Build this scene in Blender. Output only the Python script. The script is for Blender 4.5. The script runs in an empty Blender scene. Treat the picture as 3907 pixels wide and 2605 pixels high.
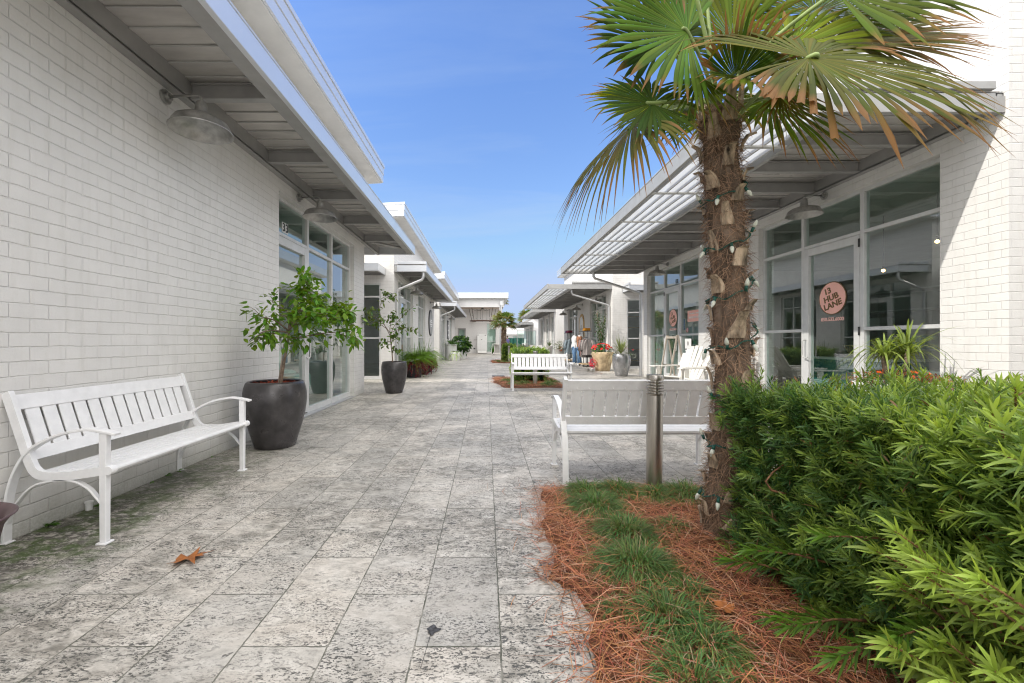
import bpy, bmesh, math, random
import numpy as np
from mathutils import Vector, Matrix
random.seed(7); rng = np.random.default_rng(7)
SC = bpy.context.scene
COL = SC.collection
R = math.radians
PI = math.pi

# ------------------------------------------------------------------ object helpers
def tag(o, label=None, cat=None, group=None, kind=None):
    if label: o['label'] = label
    if cat: o['category'] = cat
    if group: o['group'] = group
    if kind: o['kind'] = kind
    return o

def empty(name, loc=(0, 0, 0), rz=0.0, label=None, cat=None, group=None):
    o = bpy.data.objects.new(name, None)
    o.empty_display_size = 0.1
    COL.objects.link(o)
    o.location = loc; o.rotation_euler = (0, 0, rz)
    return tag(o, label, cat, group)

def dup(o, loc=None, rz=None, label=None, group=None, scale=None):
    def rec(a, parent):
        c = a.copy(); COL.objects.link(c); c.parent = parent
        for ch in list(a.children): rec(ch, c)
        return c
    c = rec(o, None)
    if loc is not None: c.location = loc
    if rz is not None: c.rotation_euler = (0, 0, rz)
    if scale is not None: c.scale = (scale,) * 3
    if label: c['label'] = label
    if group: c['group'] = group
    return c

def link_mesh(name, me, mat=None, parent=None):
    o = bpy.data.objects.new(name, me)
    COL.objects.link(o)
    if mat is not None:
        me.materials.clear(); me.materials.append(mat)
    if parent is not None: o.parent = parent
    return o

class MB:
    """collects verts / faces for one mesh object"""
    def __init__(s): s.v = []; s.f = []
    def add(s, vs, fs):
        n = len(s.v); s.v += [tuple(p) for p in vs]; s.f += [tuple(i + n for i in f) for f in fs]
    def box(s, x0, x1, y0, y1, z0, z1, M=None):
        vs = [(x, y, z) for z in (z0, z1) for y in (y0, y1) for x in (x0, x1)]
        if M is not None: vs = [M(*p) if callable(M) else tuple(M @ Vector(p)) for p in vs]
        s.add(vs, [(0, 2, 3, 1), (4, 5, 7, 6), (0, 1, 5, 4), (2, 6, 7, 3), (0, 4, 6, 2), (1, 3, 7, 5)])
    def quad(s, *p): s.add(p, [tuple(range(len(p)))])
    def prism(s, poly, fn, a, b):
        """poly of 2d points; fn(p, q, t) -> 3d ; from t=a to t=b"""
        n = len(poly)
        vs = [fn(p[0], p[1], a) for p in poly] + [fn(p[0], p[1], b) for p in poly]
        fs = [tuple(range(n))[::-1], tuple(range(n, 2 * n))] + [(i, (i + 1) % n, n + (i + 1) % n, n + i) for i in range(n)]
        s.add(vs, fs)
    def tube(s, pts, r, n=8, cap=True):
        pts = [Vector(p) for p in pts]; m = len(pts)
        rs = r if isinstance(r, (list, tuple)) else [r] * m
        vs = []; up = None
        for i, p in enumerate(pts):
            d = (pts[min(i + 1, m - 1)] - pts[max(i - 1, 0)])
            d = d.normalized() if d.length > 1e-9 else Vector((0, 0, 1))
            if up is None: up = Vector((0, 0, 1)) if abs(d.z) < .9 else Vector((1, 0, 0))
            a = d.cross(up)
            if a.length < 1e-6: a = d.orthogonal()
            a.normalize(); b = a.cross(d).normalized(); up = b
            for k in range(n):
                t = 2 * PI * k / n
                vs.append(p + a * (math.cos(t) * rs[i]) + b * (math.sin(t) * rs[i]))
        fs = [(i * n + k, i * n + (k + 1) % n, (i + 1) * n + (k + 1) % n, (i + 1) * n + k) for i in range(m - 1) for k in range(n)]
        if cap: fs += [tuple(range(n))[::-1], tuple(range((m - 1) * n, m * n))]
        s.add(vs, fs)
    def lathe(s, prof, n=32, c=(0, 0, 0), wob=None):
        vs = []; m = len(prof)
        for (r, z) in prof:
            for k in range(n):
                t = 2 * PI * k / n
                vs.append((c[0] + r * math.cos(t), c[1] + r * math.sin(t), c[2] + z))
        fs = [(i * n + k, i * n + (k + 1) % n, (i + 1) * n + (k + 1) % n, (i + 1) * n + k) for i in range(m - 1) for k in range(n)]
        if prof[0][0] > 1e-6: fs.append(tuple(range(n))[::-1])
        if prof[-1][0] > 1e-6: fs.append(tuple(range((m - 1) * n, m * n)))
        s.add(vs, fs)
    def bar(s, pts, w, t, side):
        """flat bar: rectangle swept along pts (in a plane); w along side vector, t in plane"""
        pts = [Vector(p) for p in pts]; side = Vector(side).normalized(); m = len(pts)
        ts = t if isinstance(t, (list, tuple)) else [t] * m
        vs = []
        for i, p in enumerate(pts):
            d = (pts[min(i + 1, m - 1)] - pts[max(i - 1, 0)]).normalized()
            q = d.cross(side).normalized()
            for (a, b) in ((-1, -1), (1, -1), (1, 1), (-1, 1)):
                vs.append(p + side * (a * w / 2) + q * (b * ts[i] / 2))
        fs = [(i * 4 + k, i * 4 + (k + 1) % 4, (i + 1) * 4 + (k + 1) % 4, (i + 1) * 4 + k) for i in range(m - 1) for k in range(4)]
        fs += [(3, 2, 1, 0), tuple(range((m - 1) * 4, m * 4))]
        s.add(vs, fs)
    def sphere(s, c, r, n=12, m=8, sc=(1, 1, 1)):
        prof = [(max(1e-4, math.sin(PI * i / m)) * r, -math.cos(PI * i / m) * r) for i in range(m + 1)]
        vs = []
        for (q, z) in prof:
            for k in range(n):
                t = 2 * PI * k / n
                vs.append((c[0] + sc[0] * q * math.cos(t), c[1] + sc[1] * q * math.sin(t), c[2] + sc[2] * z))
        s.add(vs, [(i * n + k, i * n + (k + 1) % n, (i + 1) * n + (k + 1) % n, (i + 1) * n + k) for i in range(m) for k in range(n)])
    def build(s, name, mat, parent=None, smooth=False, bevel=0, fix=True, world=True, seg=1):
        """world=True: verts are world coords and get re-based on the (unrotated) parent's base"""
        off = Vector((0, 0, 0))
        if parent is not None and world:
            q = parent
            while q is not None: off += q.location; q = q.parent
        me = bpy.data.meshes.new(name)
        me.from_pydata([tuple(Vector(p) - off) for p in s.v], [], s.f)
        if fix:
            bm = bmesh.new(); bm.from_mesh(me)
            bmesh.ops.recalc_face_normals(bm, faces=bm.faces); bm.to_mesh(me); bm.free()
        if smooth:
            me.polygons.foreach_set('use_smooth', [True] * len(me.polygons))
            if smooth == 'auto': me.set_sharp_from_angle(angle=R(40))
        o = link_mesh(name, me, mat, parent)
        if bevel:
            b = o.modifiers.new('bevel', 'BEVEL'); b.width = bevel; b.segments = seg; b.limit_method = 'ANGLE'
        return o

class FB:
    """numpy collector for foliage: quads with vertex colours"""
    def __init__(s): s.V = []; s.F = []; s.C = []; s.n = 0
    def add(s, V, F, C):
        s.V.append(V.reshape(-1, 3)); s.F.append(F + s.n); s.C.append(C.reshape(-1, 3)); s.n += len(s.V[-1])
    def blades(s, P, D, N, L, W, C0, C1, segs=2, droop=0., prof=None, fold=0.):
        P = np.asarray(P, float); n = len(P)
        D = unit(np.asarray(D, float)); N = np.asarray(N, float)
        S = unit(np.cross(D, N)); L = np.broadcast_to(L, (n,)); W = np.broadcast_to(W, (n,)); droop = np.broadcast_to(droop, (n,))
        C0 = np.broadcast_to(C0, (n, 3)); C1 = np.broadcast_to(C1, (n, 3))
        if prof is None: prof = [1.0] * segs + [0.08]
        rows = []; cols = []
        for i in range(segs + 1):
            t = i / segs
            c = P + D * (L * t)[:, None]
            c[:, 2] -= droop * L * t * t
            w = (W * prof[i] * .5)[:, None]
            rows.append(np.stack([c - S * w, c + S * w], 1))
            cols.append(np.repeat((C0 * (1 - t) + C1 * t)[:, None, :], 2, 1))
        V = np.concatenate(rows, 1); C = np.concatenate(cols, 1); k = 2 * (segs + 1)
        base = (np.arange(n) * k)[:, None]
        F = np.concatenate([base + np.array([[2 * i, 2 * i + 1, 2 * i + 3, 2 * i + 2]]) for i in range(segs)], 1).reshape(-1, 4)
        s.add(V, F, C)
    def build(s, name, mat, parent=None, world=True):
        V = np.concatenate(s.V); F = np.concatenate(s.F); C = np.concatenate(s.C)
        if parent is not None and world:
            off = Vector((0, 0, 0)); q = parent
            while q is not None: off += q.location; q = q.parent
            V = V - np.array(off)
        me = bpy.data.meshes.new(name)
        me.vertices.add(len(V)); me.vertices.foreach_set('co', V.astype(np.float32).ravel())
        me.loops.add(F.size); me.loops.foreach_set('vertex_index', F.astype(np.int32).ravel())
        me.polygons.add(len(F)); me.polygons.foreach_set('loop_start', (np.arange(len(F)) * 4).astype(np.int32))
        me.update(calc_edges=True)
        a = me.color_attributes.new('Col', 'FLOAT_COLOR', 'POINT')
        a.data.foreach_set('color', np.concatenate([C, np.ones((len(C), 1))], 1).astype(np.float32).ravel())
        me.polygons.foreach_set('use_smooth', [True] * len(F))
        return link_mesh(name, me, mat, parent)

def unit(a): return a / np.maximum(np.linalg.norm(a, axis=-1, keepdims=True), 1e-9)
def rnd_dir(n): return unit(rng.normal(size=(n, 3)))
def jit(c, n, a): return np.clip(np.array(c)[None, :] * (1 + rng.uniform(-a, a, (n, 1))), 0, 1)

# ------------------------------------------------------------------ materials
def new_mat(name):
    m = bpy.data.materials.new(name); m.use_nodes = True
    nt = m.node_tree
    return m, nt, nt.nodes['Principled BSDF']
def N(nt, t, **kw):
    n = nt.nodes.new(t)
    for k, v in kw.items():
        if k.startswith('i_'):
            key = k[2:]
            n.inputs[int(key) if key.isdigit() else key.replace('_', ' ')].default_value = v
        else: setattr(n, k, v)
    return n
def ramp(nt, fac, stops):
    r = nt.nodes.new('ShaderNodeValToRGB'); e = r.color_ramp.elements
    while len(e) < len(stops): e.new(.5)
    for k, (p, c) in enumerate(stops):
        e[k].position = p; e[k].color = (*c, 1) if len(c) == 3 else c
    nt.links.new(fac, r.inputs[0]); return r.outputs[0]
def g(v): return (v, v, v)
def mix(nt, fac, a, b, mode='MIX'):
    m = nt.nodes.new('ShaderNodeMix'); m.data_type = 'RGBA'; m.blend_type = mode
    for sock, val in ((m.inputs[0], fac), (m.inputs[6], a), (m.inputs[7], b)):
        if hasattr(val, 'is_linked') or hasattr(val, 'node'): nt.links.new(val, sock)
        elif isinstance(val, (int, float)): sock.default_value = val
        else: sock.default_value = (*val, 1) if len(val) == 3 else val
    return m.outputs[2]
def math_(nt, op, a, b=None, clamp=False):
    m = nt.nodes.new('ShaderNodeMath'); m.operation = op; m.use_clamp = clamp
    for i, val in enumerate((a, b)):
        if val is None: continue
        if hasattr(val, 'node'): nt.links.new(val, m.inputs[i])
        else: m.inputs[i].default_value = val
    return m.outputs[0]
def pos(nt): return nt.nodes.new('ShaderNodeNewGeometry').outputs['Position']
def objco(nt): return nt.nodes.new('ShaderNodeTexCoord').outputs['Object']
def mapping(nt, vec, scale=(1, 1, 1), loc=(0, 0, 0), rot=(0, 0, 0)):
    m = nt.nodes.new('ShaderNodeMapping'); nt.links.new(vec, m.inputs[0])
    m.inputs[1].default_value = loc; m.inputs[2].default_value = rot; m.inputs[3].default_value = scale
    return m.outputs[0]
def noise(nt, vec, scale, detail=4, rough=.55, dist=0., out=0):
    n = nt.nodes.new('ShaderNodeTexNoise'); nt.links.new(vec, n.inputs['Vector'])
    n.inputs['Scale'].default_value = scale; n.inputs['Detail'].default_value = detail
    n.inputs['Roughness'].default_value = rough; n.inputs['Distortion'].default_value = dist
    return n.outputs[out]
def bump(nt, bsdf, h, strength, dist):
    b = nt.nodes.new('ShaderNodeBump'); b.inputs['Strength'].default_value = strength; b.inputs['Distance'].default_value = dist
    nt.links.new(h, b.inputs['Height']); nt.links.new(b.outputs[0], bsdf.inputs['Normal']); return b

def plain(name, col, rough=.5, metal=0., var=.08, nscale=9., bumpd=0., bs=60., stretch=(1, 1, 1), spec=.5, coat=0.):
    """paint / metal / clay with uneven colour and roughness"""
    m, nt, b = new_mat(name)
    v = mapping(nt, objco(nt), stretch)
    n = noise(nt, v, nscale, 5, .6)
    lo = tuple(max(0, c * (1 - var * 1.6)) for c in col); hi = tuple(min(1, c * (1 + var)) for c in col)
    nt.links.new(ramp(nt, n, [(.3, lo), (.65, hi)]), b.inputs['Base Color'])
    nt.links.new(ramp(nt, n, [(.25, g(min(1, rough + (.12 if metal < .5 else .04)))), (.75, g(max(.02, rough - (.08 if metal < .5 else .03))))]), b.inputs['Roughness'])
    b.inputs['Metallic'].default_value = metal; b.inputs['Specular IOR Level'].default_value = spec
    b.inputs['Coat Weight'].default_value = coat
    if bumpd: bump(nt, b, noise(nt, v, bs, 3, .6), .6, bumpd)
    return m

def brick_mat(name, col=(.72, .708, .688), dark=(.50, .49, .475), off=0.):
    m, nt, b = new_mat(name)
    geo = nt.nodes.new('ShaderNodeNewGeometry')
    sep = nt.nodes.new('ShaderNodeSeparateXYZ'); nt.links.new(geo.outputs['Position'], sep.inputs[0])
    sn = nt.nodes.new('ShaderNodeSeparateXYZ'); nt.links.new(geo.outputs['True Normal'], sn.inputs[0])
    fx = math_(nt, 'GREATER_THAN', math_(nt, 'ABSOLUTE', sn.outputs[0]), .5)
    wv = noise(nt, mapping(nt, geo.outputs['Position'], (1.5, 1.5, 2.2)), 2.2, 3, .6)
    u = math_(nt, 'ADD', math_(nt, 'MULTIPLY', sep.outputs[1], fx), math_(nt, 'MULTIPLY', sep.outputs[0], math_(nt, 'SUBTRACT', 1., fx)))
    fine = noise(nt, geo.outputs['Position'], 34, 2, .5)
    z = math_(nt, 'ADD', sep.outputs[2], math_(nt, 'ADD', math_(nt, 'MULTIPLY', math_(nt, 'SUBTRACT', wv, .5), .022), math_(nt, 'MULTIPLY', math_(nt, 'SUBTRACT', fine, .5), .006)))
    cmb = nt.nodes.new('ShaderNodeCombineXYZ'); nt.links.new(u, cmb.inputs[0]); nt.links.new(z, cmb.inputs[1])
    cmb.inputs[2].default_value = 0
    def brick(ms, smooth):
        t = nt.nodes.new('ShaderNodeTexBrick'); nt.links.new(cmb.outputs[0], t.inputs['Vector'])
        t.offset = .5; t.inputs['Scale'].default_value = 1.; t.inputs['Mortar Size'].default_value = ms
        t.inputs['Mortar Smooth'].default_value = smooth; t.inputs['Brick Width'].default_value = .228; t.inputs['Row Height'].default_value = .0895
        t.inputs['Color1'].default_value = (.2, .2, .2, 1); t.inputs['Color2'].default_value = (.8, .8, .8, 1); t.inputs['Mortar'].default_value = (.5, .5, .5, 1)
        return t
    t1 = brick(.0058, .7)
    mort = t1.outputs['Fac']
    n1 = noise(nt, geo.outputs['Position'], 5, 5, .6); n2 = noise(nt, geo.outputs['Position'], 70, 3, .6)
    per = math_(nt, 'MULTIPLY', math_(nt, 'SUBTRACT', t1.outputs['Color'], .5), .5)
    h = math_(nt, 'SUBTRACT', math_(nt, 'ADD', math_(nt, 'MULTIPLY', n1, .5), math_(nt, 'ADD', math_(nt, 'MULTIPLY', n2, .3), math_(nt, 'MULTIPLY', per, .5))), mort)
    bump(nt, b, h, .6, .0085)
    base = mix(nt, ramp(nt, n1, [(.3, g(0)), (.7, g(1))]), tuple(c * .93 for c in col), col)
    # the bed joints keep a thin broken shadow line, head joints are nearly filled with paint
    fz = math_(nt, 'FRACT', math_(nt, 'DIVIDE', math_(nt, 'ADD', z, .0016), .0895))
    bed_ = ramp(nt, fz, [(.0, g(1)), (.035, g(1)), (.075, g(0)), (.97, g(0)), (1., g(.8))])
    brk = ramp(nt, noise(nt, mapping(nt, geo.outputs['Position'], (1, 1, 3)), 2.6, 5, .7), [(.38, g(.05)), (.52, g(.40)), (.68, g(1))])
    base = mix(nt, math_(nt, 'MULTIPLY', mort, .10), base, dark)
    base = mix(nt, math_(nt, 'MULTIPLY', bed_, math_(nt, 'MULTIPLY', brk, .50)), base, (.33, .315, .29))
    drip = noise(nt, mapping(nt, geo.outputs['Position'], (3, 3, .35)), 5, 4, .6)
    base = mix(nt, ramp(nt, drip, [(.50, g(0)), (.75, g(.26))]), base, (.50, .48, .43))
    # splash dirt close to the ground
    hz = ramp(nt, math_(nt, 'ADD', sep.outputs[2], math_(nt, 'MULTIPLY', n1, .22)), [(.10, g(.75)), (.30, g(0))])
    base = mix(nt, math_(nt, 'MULTIPLY', hz, ramp(nt, n2, [(.3, g(.35)), (.7, g(1))])), base, (.33, .33, .27))
    nt.links.new(base, b.inputs['Base Color']); b.inputs['Roughness'].default_value = .62
    return m

def travertine():
    m, nt, b = new_mat('travertine_paving')
    p = pos(nt)
    sep = nt.nodes.new('ShaderNodeSeparateXYZ'); nt.links.new(p, sep.inputs[0])
    wob = noise(nt, p, 26, 3, .6)
    wx = math_(nt, 'MULTIPLY', math_(nt, 'SUBTRACT', wob, .5), .010)
    cmb = nt.nodes.new('ShaderNodeCombineXYZ')
    nt.links.new(math_(nt, 'ADD', sep.outputs[1], wx), cmb.inputs[0]); nt.links.new(math_(nt, 'ADD', sep.outputs[0], wx), cmb.inputs[1])
    v = mapping(nt, cmb.outputs[0], (1, 1, 1), (-2.325 + .68 * 10, -.056 + .34 * 40, 0))
    t = nt.nodes.new('ShaderNodeTexBrick'); nt.links.new(v, t.inputs['Vector'])
    t.offset = .5; t.inputs['Scale'].default_value = 1; t.inputs['Mortar Size'].default_value = .0036; t.inputs['Mortar Smooth'].default_value = .2
    t.inputs['Brick Width'].default_value = .68; t.inputs['Row Height'].default_value = .34
    t.inputs['Color1'].default_value = (0, 0, 0, 1); t.inputs['Color2'].default_value = (1, 1, 1, 1); t.inputs['Mortar'].default_value = (.5, .5, .5, 1)
    per = t.outputs['Color']; mort = t.outputs['Fac']
    # veins run across the lane; each paver gets its own slice of the stone
    off = nt.nodes.new('ShaderNodeCombineXYZ'); nt.links.new(math_(nt, 'MULTIPLY', per, 7.3), off.inputs[2])
    add = nt.nodes.new('ShaderNodeVectorMath'); add.operation = 'ADD'; nt.links.new(p, add.inputs[0]); nt.links.new(off.outputs[0], add.inputs[1])
    q = add.outputs[0]
    big = noise(nt, mapping(nt, q, (1.3, 2.2, 1)), 2.3, 6, .62, .6)
    mid = noise(nt, mapping(nt, q, (1., 1.7, 1)), 11, 6, .65, .8)
    fine = noise(nt, q, 120, 3, .6)
    stone = ramp(nt, mid, [(.25, (.29, .274, .247)), (.42, (.50, .472, .427)), (.60, (.645, .61, .557)), (.8, (.79, .765, .715))])
    warm = mix(nt, ramp(nt, big, [(.40, g(0)), (.60, g(.6))]), stone, (.62, .53, .44))
    stone = mix(nt, .38, stone, warm)
    stone = mix(nt, ramp(nt, per, [(.0, g(.55)), (.35, g(.1)), (.6, g(0)), (1, g(.30))]), stone, (.33, .325, .31))
    # weathering stains, paver by paver and across them
    st = noise(nt, mapping(nt, p, (1, 1.1, 1), (3.1, 1.2, 0)), 1.1, 7, .68, .4)
    st2 = math_(nt, 'MULTIPLY', ramp(nt, st, [(.45, g(0)), (.58, g(1))]), ramp(nt, mid, [(.36, g(1)), (.64, g(.15))]))
    stone = mix(nt, math_(nt, 'MULTIPLY', st2, .78), stone, (.175, .165, .14))
    # pits: elongated across the lane, clustered
    clus = ramp(nt, noise(nt, mapping(nt, q, (1, 1.6, 1), (9, 0, 0)), 3.2, 4, .6), [(.34, g(0)), (.60, g(1))])
    def pits(sx, sy, sc, lo, hi, dis):
        n = noise(nt, mapping(nt, q, (sx, sy, 1)), sc, 3, .55, dis)
        return ramp(nt, n, [(lo, g(0)), (hi, g(1))])
    pa = pits(.62, 1.35, 52, .585, .630, .5)
    pb = pits(.7, 1.25, 118, .545, .605, .4)
    pc = pits(.5, 1.3, 20, .700, .725, .8)
    pit = math_(nt, 'MAXIMUM', math_(nt, 'MULTIPLY', pa, math_(nt, 'ADD', clus, .25)), math_(nt, 'MULTIPLY', pb, math_(nt, 'MULTIPLY', clus, 1.1)))
    pit = math_(nt, 'MAXIMUM', pit, pc)
    pit = math_(nt, 'MINIMUM', math_(nt, 'MULTIPLY', pit, ramp(nt, st, [(.36, g(.75)), (.60, g(1.35))])), 1.)
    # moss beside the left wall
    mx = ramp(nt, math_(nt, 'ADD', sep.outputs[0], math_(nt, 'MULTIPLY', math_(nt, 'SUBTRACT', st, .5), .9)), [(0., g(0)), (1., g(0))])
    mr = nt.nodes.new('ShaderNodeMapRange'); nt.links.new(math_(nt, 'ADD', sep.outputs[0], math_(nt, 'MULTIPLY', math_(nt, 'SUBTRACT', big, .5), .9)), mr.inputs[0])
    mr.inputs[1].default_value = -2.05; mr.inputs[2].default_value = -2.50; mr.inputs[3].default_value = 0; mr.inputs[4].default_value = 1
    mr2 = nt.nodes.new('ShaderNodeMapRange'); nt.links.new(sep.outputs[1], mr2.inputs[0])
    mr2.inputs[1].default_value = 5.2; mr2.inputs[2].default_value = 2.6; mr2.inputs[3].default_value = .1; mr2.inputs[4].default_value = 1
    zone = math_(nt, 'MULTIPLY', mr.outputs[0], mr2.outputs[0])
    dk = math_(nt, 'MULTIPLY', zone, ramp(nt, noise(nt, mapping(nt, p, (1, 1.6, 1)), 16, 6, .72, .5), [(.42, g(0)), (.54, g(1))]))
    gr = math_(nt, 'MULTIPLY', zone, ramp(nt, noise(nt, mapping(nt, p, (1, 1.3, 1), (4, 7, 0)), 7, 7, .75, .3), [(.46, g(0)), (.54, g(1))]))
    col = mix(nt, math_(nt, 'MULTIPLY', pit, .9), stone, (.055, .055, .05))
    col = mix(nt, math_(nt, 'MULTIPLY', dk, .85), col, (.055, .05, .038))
    col = mix(nt, math_(nt, 'MULTIPLY', gr, .85), col, (.058, .105, .014))
    jw = ramp(nt, noise(nt, p, 8, 3, .6), [(.35, g(.45)), (.6, g(.95))])
    col = mix(nt, math_(nt, 'MULTIPLY', mort, jw), col, (.075, .08, .055))
    col = mix(nt, .22, col, fine, 'SOFT_LIGHT')
    nt.links.new(col, b.inputs['Base Color'])
    nt.links.new(ramp(nt, mid, [(.3, g(.62)), (.7, g(.42))]), b.inputs['Roughness'])
    h = math_(nt, 'SUBTRACT', math_(nt, 'MULTIPLY', mid, .35), math_(nt, 'ADD', pit, math_(nt, 'MULTIPLY', mort, 1.4)))
    bump(nt, b, h, .5, .006)
    return m

def leaf_mat(name, rough=.42, trans=.35, spec=.4):
    m, nt, b = new_mat(name)
    a = nt.nodes.new('ShaderNodeVertexColor'); a.layer_name = 'Col'
    nt.links.new(a.outputs[0], b.inputs['Base Color']); b.inputs['Roughness'].default_value = rough
    b.inputs['Specular IOR Level'].default_value = spec
    t = nt.nodes.new('ShaderNodeBsdfTranslucent')
    hs = nt.nodes.new('ShaderNodeHueSaturation'); nt.links.new(a.outputs[0], hs.inputs['Color'])
    hs.inputs['Hue'].default_value = .485; hs.inputs['Saturation'].default_value = 1.15; hs.inputs['Value'].default_value = 1.5
    nt.links.new(hs.outputs[0], t.inputs[0])
    mx = nt.nodes.new('ShaderNodeMixShader'); mx.inputs[0].default_value = trans
    nt.links.new(b.outputs[0], mx.inputs[1]); nt.links.new(t.outputs[0], mx.inputs[2])
    nt.links.new(mx.outputs[0], nt.nodes['Material Output'].inputs[0])
    return m

def glass_mat(name, tint=(.75, .90, .85), base=.13, power=1.):
    m, nt, b = new_mat(name); nt.nodes.remove(b)
    tr = nt.nodes.new('ShaderNodeBsdfTransparent'); tr.inputs[0].default_value = (*tint, 1)
    gl = nt.nodes.new('ShaderNodeBsdfGlossy'); gl.inputs['Roughness'].default_value = .0; gl.inputs[0].default_value = (.95, .98, .97, 1)
    geo = nt.nodes.new('ShaderNodeNewGeometry')
    dt = nt.nodes.new('ShaderNodeVectorMath'); dt.operation = 'DOT_PRODUCT'
    nt.links.new(geo.outputs['Incoming'], dt.inputs[0]); nt.links.new(geo.outputs['Normal'], dt.inputs[1])
    c = math_(nt, 'ABSOLUTE', dt.outputs['Value'])
    f = math_(nt, 'POWER', math_(nt, 'SUBTRACT', 1., c, True), 2.5)
    f = math_(nt, 'ADD', math_(nt, 'MULTIPLY', f, .86 * power), base, True)
    wv = noise(nt, geo.outputs['Position'], .9, 1, .4)
    bp = nt.nodes.new('ShaderNodeBump'); bp.inputs['Strength'].default_value = .05; bp.inputs['Distance'].default_value = .02
    nt.links.new(wv, bp.inputs['Height']); nt.links.new(bp.outputs[0], gl.inputs['Normal'])
    mx = nt.nodes.new('ShaderNodeMixShader')
    nt.links.new(f, mx.inputs[0]); nt.links.new(tr.outputs[0], mx.inputs[1]); nt.links.new(gl.outputs[0], mx.inputs[2])
    nt.links.new(mx.outputs[0], nt.nodes['Material Output'].inputs[0])
    return m

def emit_mat(name, col, s):
    m, nt, b = new_mat(name)
    b.inputs['Base Color'].default_value = (*col, 1); b.inputs['Emission Color'].default_value = (*col, 1)
    n = noise(nt, objco(nt), 20, 2); nt.links.new(math_(nt, 'MULTIPLY', ramp(nt, n, [(.3, g(.8)), (.7, g(1))]), s), b.inputs['Emission Strength'])
    return m

M = {}
M['brick'] = brick_mat('painted_brick')
M['pave'] = travertine()
M['trim'] = plain('aluminium_trim', (.60, .605, .61), .34, .75, .05, 3, stretch=(1, .25, 1))
M['fascia'] = plain('mill_metal_fascia', (.70, .72, .75), .33, .65, .03, 1.2)
M['beam'] = plain('grey_painted_steel', (.37, .365, .36), .45, .35, .06, 4)
M['beamlight'] = plain('pale_painted_steel', (.52, .52, .51), .45, .2, .06, 4)
M['beammid'] = plain('mid_painted_steel', (.36, .36, .355), .45, .2, .06, 4)
M['deck'] = plain('soffit_metal', (.60, .575, .55), .32, .35, .20, 1.6, stretch=(.5, 2, 1))
M['soffit'] = plain('roof_soffit_panel', (.62, .62, .60), .5, .2, .05, 2)
M['frame'] = plain('window_frame_paint', (.62, .625, .62), .42, .15, .05, 5)
M['glass'] = glass_mat('window_glass')
M['interior'] = plain('interior_paint', (.55, .58, .55), .7, 0, .06, 3)
M['intfloor'] = plain('interior_floor', (.22, .21, .19), .35, 0, .12, 2)
M['bench'] = plain('white_bench_paint', (.80, .80, .81), .38, 0, .04, 14, .0004, 90)
M['charcoal'] = plain('charcoal_glaze', (.060, .056, .058), .30, .25, .30, 7, .0012, 30, spec=.6)
M['silver'] = plain('silver_glaze', (.40, .40, .41), .28, .85, .18, 6, .0015, 30)
M['stone'] = plain('tan_stone', (.48, .37, .23), .7, 0, .25, 6, .004, 20)
M['plum'] = plain('plum_metal', (.11, .068, .072), .4, .2, .15, 8, .0006, 120)
M['whitepot'] = plain('white_pot_paint', (.74, .75, .74), .5, 0, .05, 6)
M['greypot'] = plain('grey_pot_paint', (.40, .39, .37), .6, 0, .10, 6)
M['blackpot'] = plain('black_pot', (.03, .03, .032), .45, 0, .2, 8)
M['mulch'] = plain('red_wood_mulch', (.36, .075, .03), .8, 0, .55, 40, .012, 50)
M['steel'] = plain('brushed_stainless', (.52, .49, .45), .30, .95, .08, 30, .0002, 200, stretch=(8, 8, .3))
M['galv'] = plain('galvanised_shade', (.42, .415, .40), .40, .8, .14, 16)
M['rust'] = plain('rusty_iron', (.10, .055, .04), .7, .3, .3, 12)
M['leaf'] = leaf_mat('leaf')
M['hedge'] = leaf_mat('podocarpus_leaf', .42, .34, .4)
M['grass'] = leaf_mat('mondo_grass_blade', .45, .3, .35)
M['straw'] = leaf_mat('pine_straw_needle', .6, .08, .25)
M['frond'] = leaf_mat('palm_frond', .6, .32, .12)
M['fibre'] = leaf_mat('palm_fibre', .85, .05, .1)
M['bark'] = plain('twig_bark', (.20, .15, .11), .8, 0, .3, 30, .002, 60)
M['bark2'] = plain('orange_bark', (.26, .13, .065), .8, 0, .4, 40, .003, 60)
M['trunk'] = plain('palm_trunk_mat', (.16, .115, .085), .9, 0, .45, 18, .012, 26, stretch=(1, 1, .35))
M['boot'] = plain('palm_boot', (.37, .285, .205), .85, 0, .6, 26, .005, 40, stretch=(1, 1, .18))
M['wire'] = plain('green_wire', (.008, .085, .062), .45, 0, .2, 20)
M['bulb'] = plain('frosted_bulb', (.62, .64, .56), .25, 0, .1, 20)
M['pink'] = plain('pink_vinyl', (.92, .50, .42), .55, 0, .03, 6)
M['gold'] = plain('bronze_vinyl', (.17, .10, .03), .5, .1, .06, 6)
M['pinktext'] = plain('pink_vinyl_text', (.92, .56, .50), .5, 0, .03, 6)
M['black'] = plain('black_vinyl', (.02, .02, .022), .5, 0, .1, 6)
M['white'] = plain('white_paint', (.80, .80, .79), .5, 0, .03, 5)
M['darkmetal'] = plain('dark_metal', (.06, .06, .062), .4, .6, .2, 9)
M['signgrey'] = plain('grey_sign_face', (.33, .335, .34), .5, 0, .05, 4)
M['whitewood'] = plain('chair_white_paint', (.74, .72, .67), .55, 0, .08, 10, .0008, 50)
M['greywood'] = plain('weathered_wood', (.42, .37, .31), .75, 0, .2, 9, .002, 40, stretch=(6, 6, .7))
M['tanwood'] = plain('tan_wood', (.50, .36, .22), .7, 0, .2, 5, stretch=(1, 6, 6))
M['ceilwood'] = plain('porch_wood_ceiling', (.74, .60, .50), .6, 0, .08, 6, stretch=(1, 8, 1))
M['siding'] = plain('white_siding', (.78, .78, .78), .5, 0, .03, 3)
M['render'] = plain('white_render', (.78, .77, .76), .7, 0, .05, 12, .004, 40)
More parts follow.
